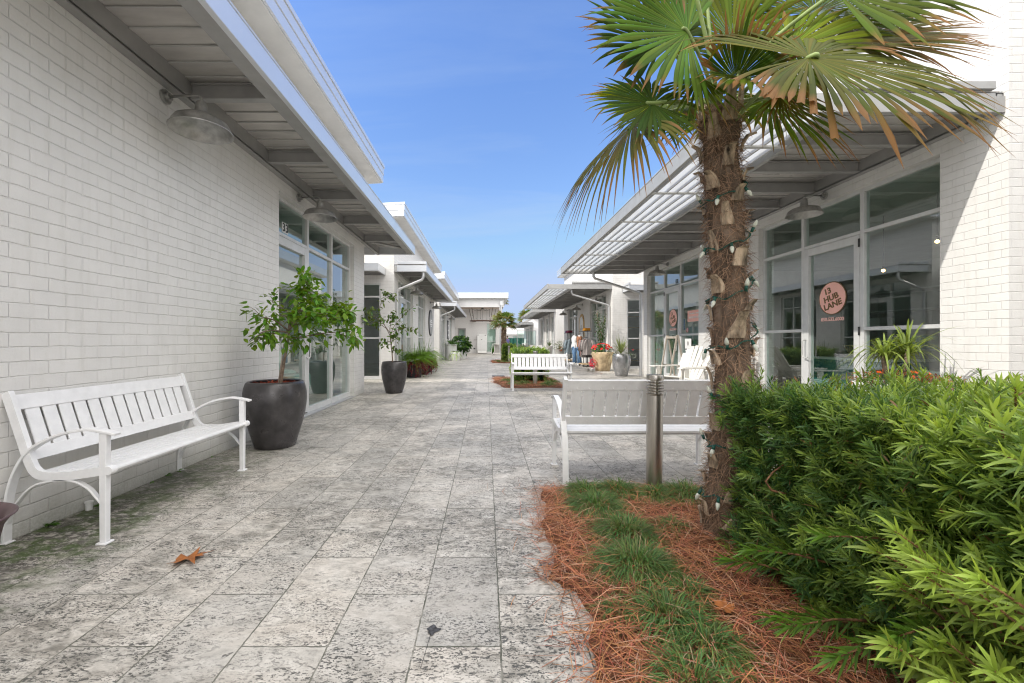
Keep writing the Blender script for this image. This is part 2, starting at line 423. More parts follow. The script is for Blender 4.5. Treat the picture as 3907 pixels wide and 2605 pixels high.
M['asphalt'] = plain('ground_concrete', (.33, .32, .30), .85, 0, .15, .7)
M['bedsoil'] = plain('straw_litter', (.15, .062, .030), .9, 0, .5, 30, .02, 45)
M['teal'] = plain('teal_panel', (.10, .27, .27), .4, 0, .1, 5)
M['mint'] = plain('mint_cushion', (.30, .50, .45), .7, 0, .1, 5)
M['denim'] = plain('denim', (.10, .19, .33), .8, 0, .25, 16, .001, 80)
M['screen'] = plain('green_windscreen', (.02, .13, .10), .7, 0, .15, 2)
M['oakleaf'] = plain('dry_oak_leaf', (.36, .125, .03), .55, 0, .2, 18, .002, 40)
M['skin'] = plain('skin', (.50, .30, .21), .55, 0, .06, 6)
M['mann'] = plain('mannequin_white', (.76, .75, .74), .45, 0, .03, 6)
M['warm'] = emit_mat('warm_filament', (1., .55, .22), 14.)
M['aqua'] = plain('aqua_cloth', (.25, .56, .50), .7, 0, .15, 4)

# ------------------------------------------------------------------ world, sun, camera
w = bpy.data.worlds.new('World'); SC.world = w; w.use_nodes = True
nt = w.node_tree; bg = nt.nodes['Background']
SUNV = Vector((-1.26, -.40, 1.0))          # towards the sun
sky = nt.nodes.new('ShaderNodeTexSky'); sky.sky_type = 'NISHITA'; sky.sun_disc = False
sky.sun_elevation = math.asin(SUNV.normalized().z); sky.sun_rotation = math.atan2(SUNV.x, SUNV.y)
sky.air_density = 1.15; sky.dust_density = .25; sky.ozone_density = 3.0; sky.altitude = 10
tc = nt.nodes.new('ShaderNodeTexCoord')
hs = nt.nodes.new('ShaderNodeHueSaturation'); hs.inputs['Saturation'].default_value = 1.0; hs.inputs['Value'].default_value = 2.7
# thin wisps of cirrus
sepw = nt.nodes.new('ShaderNodeSeparateXYZ'); nt.links.new(tc.outputs['Generated'], sepw.inputs[0])
haze = ramp(nt, sepw.outputs[2], [(0, (.29, .32, .37)), (.10, (.36, .375, .43)), (.17, (.42, .43, .47)), (.27, (.47, .49, .55)), (.6, (.46, .53, .69))])
nt.links.new(mix(nt, 1., sky.outputs[0], haze, 'MULTIPLY'), hs.inputs['Color'])
cv = nt.nodes.new('ShaderNodeCombineXYZ')
zz = math_(nt, 'ADD', math_(nt, 'MAXIMUM', sepw.outputs[2], 0.), .22)
nt.links.new(math_(nt, 'DIVIDE', sepw.outputs[0], zz), cv.inputs[0]); nt.links.new(math_(nt, 'DIVIDE', sepw.outputs[1], zz), cv.inputs[1])
cn = noise(nt, mapping(nt, cv.outputs[0], (.55, 2.3, 1), (2.3, 5.1, 0), (0, 0, .35)), 1.25, 7, .60, .5)
cf = ramp(nt, cn, [(.47, g(0)), (.76, g(.42))])
fade = ramp(nt, sepw.outputs[2], [(.02, g(0)), (.12, g(1)), (.45, g(.8)), (.7, g(.3))])
lim = nt.nodes.new('ShaderNodeVectorMath'); lim.operation = 'MINIMUM'; nt.links.new(hs.outputs[0], lim.inputs[0]); lim.inputs[1].default_value = (3.4, 4.4, 6.5)
cl = mix(nt, math_(nt, 'MULTIPLY', cf, fade), lim.outputs[0], (3.6, 4.6, 6.2))
# bright cloud bank added overhead and behind the photographer, unseen, to lift ambient light
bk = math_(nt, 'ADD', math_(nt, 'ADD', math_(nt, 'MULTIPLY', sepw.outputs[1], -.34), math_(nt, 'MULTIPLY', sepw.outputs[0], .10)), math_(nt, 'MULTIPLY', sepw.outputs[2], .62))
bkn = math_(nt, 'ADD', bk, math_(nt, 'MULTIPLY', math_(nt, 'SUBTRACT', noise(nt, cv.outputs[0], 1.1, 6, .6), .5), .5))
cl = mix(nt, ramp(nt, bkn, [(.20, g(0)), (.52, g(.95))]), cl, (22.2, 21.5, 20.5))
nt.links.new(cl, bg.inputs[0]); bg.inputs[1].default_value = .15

sl = bpy.data.lights.new('sun', 'SUN'); sl.energy = 3.7; sl.angle = R(.53); sl.color = (1.0, .95, .87)
so = bpy.data.objects.new('sun', sl); COL.objects.link(so); so.rotation_euler = SUNV.to_track_quat('Z', 'Y').to_euler(); so.location = (-20, -8, 18)

cam = bpy.data.cameras.new('camera'); co = bpy.data.objects.new('camera', cam); COL.objects.link(co)
co.location = (0, 0, 1.2); co.rotation_euler = (PI / 2, 0, 0)
cam.sensor_width = 36; cam.lens = 1597 / 3907 * 36; cam.shift_x = 97.5 / 3907; cam.shift_y = -1.0 / 3907
cam.clip_start = .05; cam.clip_end = 3000; SC.camera = co
SC.view_settings.view_transform = 'Standard'; SC.view_settings.look = 'None'; SC.view_settings.exposure = 0; SC.view_settings.gamma = 1
SC.render.engine = 'CYCLES'
SC.cycles.max_bounces = 10; SC.cycles.transparent_max_bounces = 12; SC.cycles.diffuse_bounces = 5
SC.cycles.sample_clamp_indirect = 6
SC.cycles.filter_width = 1.15

# ------------------------------------------------------------------ ground
m_ = MB(); m_.quad((-600, -300, -.012), (600, -300, -.012), (600, 1500, -.012), (-600, 1500, -.012))
tag(m_.build('ground', M['asphalt'], fix=False), 'pale concrete ground reaching to the horizon', kind='structure')
m_ = MB(); m_.quad((-14, -9, 0), (16, -9, 0), (16, 64, 0), (-14, 64, 0))
tag(m_.build('pavement', M['pave'], fix=False), 'weathered grey travertine paving of the shopping lane', kind='structure')

# ------------------------------------------------------------------ building kit
class Fr:
    """wall frame: a along the wall, b outwards, z up"""
    def __init__(s, o, u, n): s.o = o; s.u = u; s.n = n
    def __call__(s, a, b, z): return (s.o[0] + s.u[0] * a + s.n[0] * b, s.o[1] + s.u[1] * a + s.n[1] * b, z)
    def box(s, mb, a0, a1, b0, b1, z0, z1): mb.box(a0, a1, b0, b1, z0, z1, M=s)

def wall_boxes(mb, fr, a0, a1, z0, z1, th, ops):
    cur = a0
    for (p, q, zb, zt) in sorted(ops):
        if p > cur: fr.box(mb, cur, p, -th, 0, z0, z1)
        if zb > z0: fr.box(mb, p, q, -th, 0, z0, zb)
        if zt < z1: fr.box(mb, p, q, -th, 0, zt, z1)
        cur = q
    if cur < a1: fr.box(mb, cur, a1, -th, 0, z0, z1)

FW = .05   # frame bar half-ish width
def storefront(bld, fr, a0, a1, z0, z1, muls, trans, door=None, hinge=1, rec=.13, depth=.09, detail=True):
    """glazing in an opening: frame + pane (window part) and an optional door leaf between two mullions"""
    edges = [a0] + list(muls) + [a1]
    wf = MB(); pane = MB()
    b0, b1 = -rec - depth / 2, -rec + depth / 2
    for i, e in enumerate(edges):
        e0, e1 = (e, e + FW) if i == 0 else ((e - FW, e) if i == len(edges) - 1 else (e - FW / 2 - .005, e + FW / 2 + .005))
        fr.box(wf, e0, e1, b0, b1, z0, z1)
    dparts = None
    for i in range(len(edges) - 1):
        p = edges[i] + (FW if i == 0 else FW / 2 + .005); q = edges[i + 1] - (FW if i == len(edges) - 2 else FW / 2 + .005)
        fr.box(wf, p, q, b0 + .003, b1 - .003, z1 - FW, z1)
        ts = [z0] + list(trans) + [z1]
        if door == i:
            zt = ts[-2]
            fr.box(wf, p, q, b0 + .003, b1 - .003, zt - FW / 2, zt + FW / 2)
            pane.quad(fr(p, -rec, zt + FW / 2), fr(q, -rec, zt + FW / 2), fr(q, -rec, z1 - FW), fr(p, -rec, z1 - FW))
            dparts = (p + .006, q - .006, z0 + .02, zt - FW / 2 - .006)
        else:
            fr.box(wf, p, q, b0 + .003, b1 - .003, z0, z0 + .09)
            for t in ts[1:-1]: fr.box(wf, p, q, b0 + .003, b1 - .003, t - FW / 2, t + FW / 2)
            zs = [z0 + .09] + [x for t in ts[1:-1] for x in (t - FW / 2, t + FW / 2)] + [z1 - FW]
            for k in range(0, len(zs), 2):
                pane.quad(fr(p, -rec, zs[k]), fr(q, -rec, zs[k]), fr(q, -rec, zs[k + 1]), fr(p, -rec, zs[k + 1]))
    win = wf.build('window', M['frame'], bld, bevel=.003 if detail else 0)
    pane.build('pane', M['glass'], win)
    if dparts:
        p, q, zb, zt = dparts; d = MB(); st = .095
        fr.box(d, p, p + st, b0 - .004, b1 + .004, zb, zt); fr.box(d, q - st, q, b0 - .004, b1 + .004, zb, zt)
        fr.box(d, p + st, q - st, b0 - .001, b1 + .001, zb, zb + .2); fr.box(d, p + st, q - st, b0 - .001, b1 + .001, zt - .12, zt)
        dr = d.build('door', M['frame'], bld, bevel=.003 if detail else 0)
        pd = MB(); pd.quad(fr(p + st, -rec, zb + .2), fr(q - st, -rec, zb + .2), fr(q - st, -rec, zt - .12), fr(p + st, -rec, zt - .12))
        pd.build('pane', M['glass'], dr)
        ha = q - st * .5 if hinge < 0 else p + st * .5
        inw = -1 if hinge < 0 else 1
        h = MB()
        hb = b1 + .004
        h.tube([fr(ha, hb, 1.22), fr(ha, hb + .05, 1.22), fr(ha, hb + .065, 1.20), fr(ha, hb + .065, 1.0), fr(ha + .0 * inw, hb + .062, .94), fr(ha + .07 * inw, hb + .055, .915), fr(ha + .085 * inw, hb + .04, .94)], .011, 8)
        h.build('handle', M['beamlight'], dr, smooth=True)
        if detail:
            hx = p - .004 if hinge < 0 else q + .004
            for z in (zb + .35, zb + 1.25, zt - .18): hh = MB(); hh.tube([fr(hx, b1 + .012, z), fr(hx, b1 + .012, z + .12)], .012, 8); hh.build('hinge', M['darkmetal'], dr, smooth=True)
        return win, dr, dparts
    return win, None, None

def planks(mb, fr, a0, a1, b0, b1, z, wd=.2, along='b', th=.03):
    if along == 'b':
        n = max(1, round((a1 - a0) / wd)); st = (a1 - a0) / n
        for i in range(n):
            p = a0 + i * st
            # each plank tilts a little so laps catch the light
            vs = [fr(x, y, zz) for (zz_) in (0,) for (x, y, zz) in ((p + .002, b0, z), (p + st - .004, b0, z + .011), (p + st - .004, b1, z + .011), (p + .002, b1, z),
                  (p + .002, b0, z + th), (p + st - .004, b0, z + th), (p + st - .004, b1, z + th), (p + .002, b1, z + th))]
            mb.add(vs, [(0, 1, 2, 3), (4, 7, 6, 5), (0, 4, 5, 1), (1, 5, 6, 2), (2, 6, 7, 3), (3, 7, 4, 0)])
    else:
        n = max(1, round((b1 - b0) / wd)); st = (b1 - b0) / n
        for i in range(n):
            p = b0 + i * st
            fr.box(mb, a0, a1, p + .002, p + st - .004, z + (i % 2) * .001, z + th)

def channel(mb, fr, a, b0, b1, z, h, fw=.07, web=.012):
    """rafter across the canopy: web with a flange below and above"""
    fr.box(mb, a - web / 2, a + web / 2, b0, b1, z + .012, z + h - .012)
    fr.box(mb, a - fw / 2, a + fw / 2, b0, b1, z, z + .012)
    fr.box(mb, a - fw / 2, a + fw / 2, b0, b1, z + h - .012, z + h)

def canopy(bld, fr, a0, a1, width, z, raf, louvre=None, h=.20, bracket=True, plank=.2, detail=True):
    """steel awning. louvre = extra projection made of slats running along the wall"""
    top = empty('canopy', (0, 0, 0)); top.parent = bld; top.location = Vector(fr(a0, 0, z)) - bld.location
    out = width + (louvre or 0)
    wb = MB()     # wall beam, C section
    fr.box(wb, a0, a1, .004, .016, z + .012, z + h)
    fr.box(wb, a0, a1, .004, .085, z, z + .012); fr.box(wb, a0, a1, .016, .085, z + h - .012, z + h)
    fr.box(wb, a0, a1, .073, .085, z + .03, z + h - .012)
    wb.build('wall_beam', M['beam'], top)
    n = max(2, int(round((a1 - a0) / raf)))
    rs = [a0 + (a1 - a0) * i / n for i in range(1, n)]
    for a in rs:
        rf = MB(); channel(rf, fr, a, .088, width - .02, z + .02, h * .74); rf.build('rafter', M['beam'], top)
    dk = MB(); planks(dk, fr, a0 + .02, a1 - .02, .02, width - .01, z + h - .02, plank)
    fr.box(dk, a0 + .02, a1 - .02, .02, width - .01, z + h + .016, z + h + .03)
    dk.build('deck', M['deck'], top)
    if detail:
        sm = MB(); npl = max(1, round((a1 - a0 - .04) / plank)); stp = (a1 - a0 - .04) / npl
        for i in range(1, npl): fr.box(sm, a0 + .02 + i * stp - .006, a0 + .02 + i * stp + .002, .09, width - .05, z + h - .0225, z + h - .012)
        sm.build('lit_seam', M['beamlight'], top)  # pale strips painted in for the lit edge of each plank lap
    fs = MB()
    fr.box(fs, a0, a1, out - .05, out, z, z + h)
    fr.box(fs, a0, a1, out - .07, out + .006, z + h, z + h + .02)
    fr.box(fs, a0, a0 + .05, .004, out - .05, z, z + h); fr.box(fs, a1 - .05, a1, .004, out - .05, z, z + h)
    fr.box(fs, a0 - .02, a0 + .06, .1, width, z + h + .03, z + h + .11)    # flashing kerb of the deck end
    if louvre: fr.box(fs, a0 + .05, a1 - .05, width - .035, width + .025, z, z + h - .01)
    fs.build('fascia', M['fascia'] if not louvre else M['beammid'], top, bevel=.004 if detail else 0)
    if not louvre and detail:
        ip = MB(); fr.box(ip, a0 + .06, a1 - .06, out - .19, out - .052, z + .006, z + .02); fr.box(ip, a0 + .06, a1 - .06, out - .064, out - .052, z + .02, z + h - .02)
        ip.build('edge_beam', M['beam'], top)
    if louvre:
        lv = MB(); ns = 6
        for i in range(ns):
            b = width + .025 + (louvre - .075) * (i + .6) / ns
            prof = [(b + .012, z + .022), (b - .012, z + .022), (b - .034, z + .165), (b - .012, z + .165)]
            lv.prism(prof, lambda p, q, t: fr(t, p, q), a0 + .05, a1 - .05)
        lv.build('louvre', M['beamlight'], top)
        for a in rs[::2] if n > 6 else rs:
            cr = MB(); fr.box(cr, a - .03, a + .03, width + .025, out - .05, z + .001, z + .020); cr.build('cross_bar', M['beamlight'], top)
    if bracket:
        bk = MB(); fr.box(bk, a0 - .012, a0 + .13, -.01, .09, z - .005, z + .16); bk.build('bracket', M['beam'], top)
    return top

def roof(bld, fr, a0, a1, b_out, b_in, z, slope=.05, h=.42, end=.0):
    """shed roof rising towards the lane, stepped metal fascia on its edges"""
    top = empty('roof'); top.parent = bld; top.location = Vector(fr(a0, b_out, z)) - bld.location
    def slab(mb, grow, z0, z1):
        f = lambda a, b, zz: fr(a, b, zz - slope * (b_out - b))
        mb.box(a0 - grow, a1 + grow, b_in, b_out + grow, z + z0, z + z1, M=f)
    s = MB(); slab(s, -.03, .0, .02); s.build('soffit', M['soffit'], top)
    fa = MB(); slab(fa, 0, .02, .20); slab(fa, .012, .20, h - .05)
    fa.build('fascia', M['fascia'], top, bevel=.006)
    cp = MB(); slab(cp, .026, h - .05, h + .02)
    cp.build('coping', M['fascia'], top)
    return top

def downspout(bld, pts, r=.042):
    P = []
    for i, p in enumerate(pts):
        p = Vector(p)
        if 0 < i < len(pts) - 1:
            a = Vector(pts[i - 1]); b = Vector(pts[i + 1])
            for t in (-.10, -.05, -.02, .02, .05, .10):
                d = (a - p).normalized() if t < 0 else (b - p).normalized()
                q = p + d * abs(t)
                if abs(t) < .03: q = p + ((a - p).normalized() + (b - p).normalized()) * .018 + d * abs(t)
                P.append(q)
        else: P.append(p)
    m = MB(); m.tube(P, r, 12)
    # crimped joints
    for i in range(len(pts) - 1):
        a = Vector(pts[i]); b = Vector(pts[i + 1])
        if (b - a).length > .4:
            for t in (.14, .9):
                c = a + (b - a) * t; d = (b - a).normalized() * .03
                m.tube([c - d, c + d], r * 1.09, 12)
    return m.build('downspout', M['trim'], bld, smooth='auto')

def interior(bld, x0, x1, y0, y1, z1, front=True):
    """room shell behind the glass: floor, back and side walls, ceiling (inner faces of thin slabs)"""
    f = MB(); f.box(x0, x1, y0, y1, .004, .016); f.build('shop_floor', M['intfloor'], bld)
    s = MB(); t = .05
    s.box(x0, x1, y0, y1, z1, z1 + t)
    back = x0 if abs(x0) > abs(x1) else x1
    s.box(back - t / 2, back + t / 2, y0, y1, .016, z1)
    s.box(x0, x1, y1, y1 + t, .016, z1)
    if front: s.box(x0, x1, y0 - t, y0, .016, z1)
    s.build('shop_wall', M['interior'], bld)

def text_mesh(txt, size, extrude=.0015, bold=0.):
    c = bpy.data.curves.new('t', 'FONT'); c.body = txt; c.size = size; c.extrude = extrude; c.align_x = 'CENTER'; c.align_y = 'CENTER'; c.offset = bold
    c.resolution_u = 3
    o = bpy.data.objects.new('t', c); COL.objects.link(o)
    dg = bpy.context.evaluated_depsgraph_get()
    me = bpy.data.meshes.new_from_object(o.evaluated_get(dg))
    bpy.data.objects.remove(o); bpy.data.curves.remove(c)
    return me
def put_text(name, txt, size, mat, parent, loc, right, up, roll=0., bold=0., sx=1.):
    """right / up: world axes of the text plane"""
    me = text_mesh(txt, size, bold=bold)
    X = Vector(right).normalized(); Y = Vector(up).normalized(); Z = X.cross(Y)
    mt = Matrix((X, Y, Z)).transposed().to_4x4() @ Matrix.Rotation(roll, 4, 'Z') @ Matrix.Diagonal((sx, 1, 1, 1))
    off = Vector((0, 0, 0)); q = parent
    while q is not None: off += q.location; q = q.parent
    me.transform(Matrix.Translation(Vector(loc) - off) @ mt)
    return link_mesh(name, me, mat, parent)

# ------------------------------------------------------------------ buildings
XL, XR = -2.86, 5.33
FL = Fr((XL, 0), (0, 1), (1, 0))          # left side of the lane, a = y
FRt = Fr((XR, 0), (0, 1), (-1, 0))        # right side of the lane
def FF(y): return Fr((0, y), (1, 0), (0, -1))   # fronts that face the camera, a = x
def FBk(y): return Fr((0, y), (1, 0), (0, 1))

def shell(bld, left, y0, y1, ops, zt, depth, fops=(), inx=None):
    fr = FL if left else FRt; th = .3
    wb = MB()
    wall_boxes(wb, fr, y0, y1, 0, zt, th, ops)
    xa, xb = ((XL - depth, XL - th) if left else (XR + th, XR + depth))
    wall_boxes(wb, FF(y0), xa, xb, 0, zt - .02, th, fops)
    FBk(y1).box(wb, xa, xb, -th, 0, 0, zt - .02)
    xo = XL - depth if left else XR + depth
    wb.box(min(xo, xo + (th if left else -th)), max(xo, xo + (th if left else -th)), y0 + th, y1 - th, 0, zt - .04)
    wb.build('wall', M['brick'], bld)

# --- A: long building on the left
A = empty('shop_building', (XL, 9.79, 0), label='white painted brick shop with number 33 above its glass door', cat='building')
opA = (5.77, 9.05, .0, 3.28)
shell(A, True, -7.0, 9.79, [opA], 5.04, 8)
winA, doorA, dpA = storefront(A, FL, 5.77, 9.05, .02, 3.28, [6.92, 7.99], [1.36, 2.74], door=0, hinge=-1)
sb = MB(); FL.box(sb, 5.77, 9.05, -.30, .03, .003, .022); sb.build('threshold', M['trim'], A)
canA = canopy(A, FL, -3.0, 10.9, 1.0, 3.45, 1.37, bracket=False)
# the awning turns the far corner
wr = MB(); FB1 = FBk(9.79)
FB1.box(wr, -8.0, XL - .02, 1.06, 1.11, 3.45, 3.65); wr.build('return_fascia', M['fascia'], canA)
wr = MB(); planks(wr, FB1, -8.0, XL - .0, .02, 1.06, 3.63, .2, along='a'); wr.build('return_deck', M['deck'], canA)
wr = MB(); wr.bar([(XL + .02, 9.82, 3.56), (XL + .95, 10.85, 3.56)], .04, .12, (0, 0, 1)); wr.build('hip_rafter', M['beam'], canA)
roof(A, FL, -7.4, 10.2, .35, -8.4, 5.04)
interior(A, -9.5, XL - .31, 3.2, 9.45, 3.42)
n33 = MB(); fr = FL
for k in (0, 1): pl = MB(); FL.box(pl, 6.12 + k * .095, 6.205 + k * .095, -.128, -.124, 2.80, 2.95); pl.build('number_plate', M['white'], winA)
for k in (0, 1): put_text('numeral', '3', .17, M['black'], winA, FL(6.163 + k * .095, -.121, 2.873), (0, 1, 0), (0, 0, 1), bold=.004)

# --- B
B = empty('shop_building', (XL, 12.95, 0), label='second left white brick shop with ferns along its wall', cat='building')
opsB = [(13.6, 16.3, 0, 3.24), (17.5, 19.6, 0, 3.24)]
fB = [(-3.95, -3.27, .03, 3.0)]
shell(B, True, 12.95, 22.9, opsB, 5.02, 8, fB)
storefront(B, FL, 13.6, 16.3, .02, 3.24, [14.35, 15.4], [1.36, 2.7], door=1, hinge=1, detail=False)
storefront(B, FL, 17.5, 19.6, .02, 3.24, [18.2, 18.9], [1.36, 2.7], detail=False)
storefront(B, FF(12.95), -3.95, -3.27, .03, 3.0, [], [1.30, 2.58], rec=.06, detail=False)
canopy(B, FL, 12.97, 23.0, 1.0, 3.36, 1.12)
fc = FF(12.95); cB = canopy(B, fc, -6.5, -3.12, .85, 3.24, .85, bracket=False)
roof(B, FL, 12.75, 23.4, .35, -8.4, 5.0)
interior(B, -9.5, XL - .31, 13.27, 22.5, 3.4, False)
downspout(B, [(-1.98, 13.10, 3.36), (-1.98, 13.10, 3.14), (-2.79, 13.10, 2.80), (-2.79, 13.10, .02)])

# --- C
Cb = empty('shop_building', (XL, 25.4, 0), label='third white brick shop on the left, partly behind tall white planters', cat='building')
opsC = [(26.4, 29.2, 0, 3.2), (32.8, 35.0, 0, 3.2)]
shell(Cb, True, 25.4, 38.0, opsC, 5.0, 8)
storefront(Cb, FL, 26.4, 29.2, .02, 3.2, [27.3, 28.2], [1.36, 2.7], door=1, detail=False)
storefront(Cb, FL, 32.8, 35.0, .02, 3.2, [33.9], [1.36, 2.7], detail=False)
canopy(Cb, FL, 25.45, 38.3, 1.05, 3.34, 1.2, detail=False)
roof(Cb, FL, 25.15, 38.4, .35, -8.4, 4.95)
interior(Cb, -9.5, XL - .31, 25.8, 37.5, 3.35)
downspout(Cb, [(-1.95, 25.6, 3.34), (-1.95, 25.6, 3.1), (-2.79, 25.6, 2.76), (-2.79, 25.6, .02)])

# --- D: porch closing the lane
D = empty('porch_building', (-2.5, 41.5, 0), label='white building with an open porch and hanging ring light at the end of the lane', cat='building')
wb = MB()
wall_boxes(wb, FF(41.5), -8, 1.35, 0, 4.42, .3, [(-2.85, -2.05, 0, 2.5), (0.02, .95, .1, 2.98)])
wb.box(1.05, 1.35, 41.8, 55, 0, 4.9)
wb.box(-8, -7.7, 38.6, 41.5, 0, 4.9)
wb.build('wall', M['render'], D)
sd = MB()
for k in range(5): FF(39.3).box(sd, -8, 1.62, -.25, .0 + (k % 2) * .004, 4.40 + k * .155, 4.40 + (k + 1) * .155 - .008)
sd.box(-8, 1.60, 39.31, 39.52, 4.40, 5.17)
sd.box(1.38, 1.60, 39.56, 41.5, 4.40, 5.17)
sd.build('beam_siding', M['siding'], D)
cw = MB(); cw.box(-8, 1.36, 39.56, 41.5, 4.42, 4.48); cw.build('porch_ceiling', M['ceilwood'], D)
frD = Fr((0, 38.75), (1, 0), (0, -1))
roof(D, frD, -8.3, 2.02, 0, -16.5, 5.18, slope=.0, h=.5)
ps = MB(); ps.box(1.22, 1.36, 39.34, 39.48, 0, 4.40); ps.build('post', M['trim'], D)
ps = MB(); ps.box(1.27, 1.52, 39.12, 39.29, 4.55, 4.98); ps.build('rain_hopper', M['trim'], D)
downspout(D, [(1.40, 39.2, 4.6), (1.40, 39.2, 2.5), (1.40, 39.2, .02)], .06)
storefront(D, FF(41.5), .02, .95, .1, 2.98, [], [1.2, 2.45], detail=False)
dd = MB(); f4 = FF(41.5)
for (a, b_, z0, z1) in ((-2.85, -2.73, 0, 2.5), (-2.17, -2.05, 0, 2.5), (-2.73, -2.17, 2.36, 2.5), (-2.73, -2.17, 0, .18)): f4.box(dd, a, b_, -.14, -.03, z0, z1)
dD = dd.build('door', M['beam'], D)
dd = MB(); dd.quad((-2.73, 41.58, .18), (-2.17, 41.58, .18), (-2.17, 41.58, 2.36), (-2.73, 41.58, 2.36)); dd.build('pane', M['glass'], dD)
dd = MB(); dd.prism([(-2.45 + .1 * math.cos(t), 1.32 + .12 * math.sin(t)) for t in np.linspace(0, 2 * PI, 17)[:-1]], lambda p, q, t: (p, t, q), 41.565, 41.57); dd.build('decal', M['denim'], dD)
interior(D, -7.6, 1.0, 41.85, 47, 3.6)

# --- R1: near shop on the right
R1 = empty('shop_building', (XR, 4.27, 0), label='near white brick shop with pink round signs on its glass doors', cat='building')
op1 = (4.92, 8.20, 0, 3.40); op2 = (10.52, 13.90, 0, 3.40)
shell(R1, False, 4.27, 14.2, [op1, op2], 5.62, 8)
w1, d1, dp1 = storefront(R1, FRt, 4.92, 8.20, .02, 3.40, [6.04, 7.17], [1.38, 2.78], door=1, hinge=-1)
w2, d2, dp2 = storefront(R1, FRt, 10.52, 13.90, .02, 3.40, [11.7, 12.76], [1.38, 2.78], door=1, hinge=1)
# brick quoin end: slightly proud headers on the camera-facing end
canopy(R1, FRt, 4.31, 14.7, 1.66, 3.56, .83, louvre=1.06)
roof(R1, FRt, 3.95, 14.6, .42, -8.4, 5.60)
interior(R1, XR + .31, 12.5, 4.6, 13.85, 3.52)
downspout(R1, [(3.66, 14.30, 3.56), (3.66, 14.30, 3.36), (5.26, 14.30, 2.84), (5.26, 14.30, .25), (5.26, 14.30, .02)])
def door_sign(dr, a, zc, txtmat=True):
    fr = FRt; b = -.075
    def disc(r, bb, name, mat):
        m = MB(); m.prism([(a + r * math.cos(t), zc + r * math.sin(t)) for t in np.linspace(0, 2 * PI, 41)[:-1]], lambda p, q, t: fr(p, t, q), bb, bb + .002)
        m.build(name, mat, dr)
    b = -.124
    disc(.262, b, 'sign_rim', M['gold']); disc(.247, b + .003, 'sign_disc', M['pink'])
    rt, up = (0, -1, 0), (0, 0, 1); rl = R(16)
    for (s_, dx, dz) in (('13', -.085, .112), ('HUB', -.02, .004), ('LANE', .012, -.108)):
        put_text('lettering', s_, .128, M['gold'], dr, fr(a - dx, b + .0065, zc + dz), rt, up, roll=rl, bold=.0042, sx=1.12)
    put_text('phone_number', '850.532.6000', .080, M['pinktext'], dr, fr(a, b + .003, zc - .335), rt, up, bold=.0022)
door_sign(d1, 6.60, 1.88); door_sign(d2, 12.23, 1.88)
put_text('numeral', '13', .17, M['black'], w2, FRt(12.0, -.121, 2.91), (0, -1, 0), (0, 0, 1), bold=.004)
# stickers on the panel right of the far door
f2 = FRt
st = MB(); f2.box(st, 10.62, 11.35, -.126, -.123, 1.72, 2.02); st.build('pink_sticker', M['pink'], w2)
put_text('sticker_text', '13HUBLANE.COM', .075, M['white'], w2, f2(11.0, -.121, 1.83), (0, -1, 0), (0, 0, 1), bold=.001)
put_text('sticker_text', 'shop with us online', .06, M['white'], w2, f2(11.0, -.121, 1.94), (0, -1, 0), (0, 0, 1), bold=.0006)
st = MB(); f2.box(st, 11.15, 11.5, -.126, -.123, .72, 1.27); st.build('hiring_notice', M['white'], w2)
put_text('notice_text', 'NOW HIRING', .053, M['black'], w2, f2(11.325, -.121, .98), (0, -1, 0), (0, 0, 1), bold=.0012)
put_text('notice_text', 'apply within', .035, M['black'], w2, f2(11.325, -.121, .91), (0, -1, 0), (0, 0, 1))
st = MB(); st.prism([(11.325 + .05 * math.cos(t), 1.14 + .062 * math.sin(t)) for t in np.linspace(0, 2 * PI, 17)[:-1]], lambda p, q, t: f2(p, t, q), -.1225, -.1205); st.build('emblem', M['greypot'], w2)
st = MB(); st.prism([(11.36 + .055 * math.cos(t), 1.5 + .07 * math.sin(t)) for t in np.linspace(0, 2 * PI, 17)[:-1]], lambda p, q, t: f2(p, t, q), -.126, -.123); st.build('no_smoking_sticker', M['white'], w2)
st = MB()
ring = [f2(11.36 + .046 * math.cos(t), -.121, 1.5 + .06 * math.sin(t)) for t in np.linspace(0, 2 * PI, 21)]
st.tube(ring, .006, 6, cap=False); st.tube([f2(11.39, -.121, 1.46), f2(11.33, -.121, 1.54)], .005, 6); st.build('no_smoking_ring', plain('sticker_red', (.55, .03, .03), .5), w2)
st = MB()
for k, c in enumerate(range(5)): f2.box(st, 11.52, 11.57, -.126, -.123, 1.52 + k * .06, 1.572 + k * .06)
st.build('card_stickers', M['denim'], w2)

# --- R0: unseen shop added behind the photographer's right shoulder to block and bounce light
R0 = empty('shop_building', (XR, -8.0, 0), label='unseen white brick shop added on the right behind the camera to block and bounce light', cat='building')
op0 = (-5.6, -2.3, 0, 3.4)
shell(R0, False, -8.0, 1.0, [op0], 5.62, 8)
storefront(R0, FRt, -5.6, -2.3, .02, 3.40, [-4.5, -3.4], [1.38, 2.78], door=1, detail=False)
canopy(R0, FRt, -7.6, -1.2, 1.66, 3.56, .9, louvre=1.06, detail=False)
roof(R0, FRt, -8.3, 1.3, .42, -8.4, 5.60)
interior(R0, XR + .31, 12.5, -7.6, .6, 3.52)

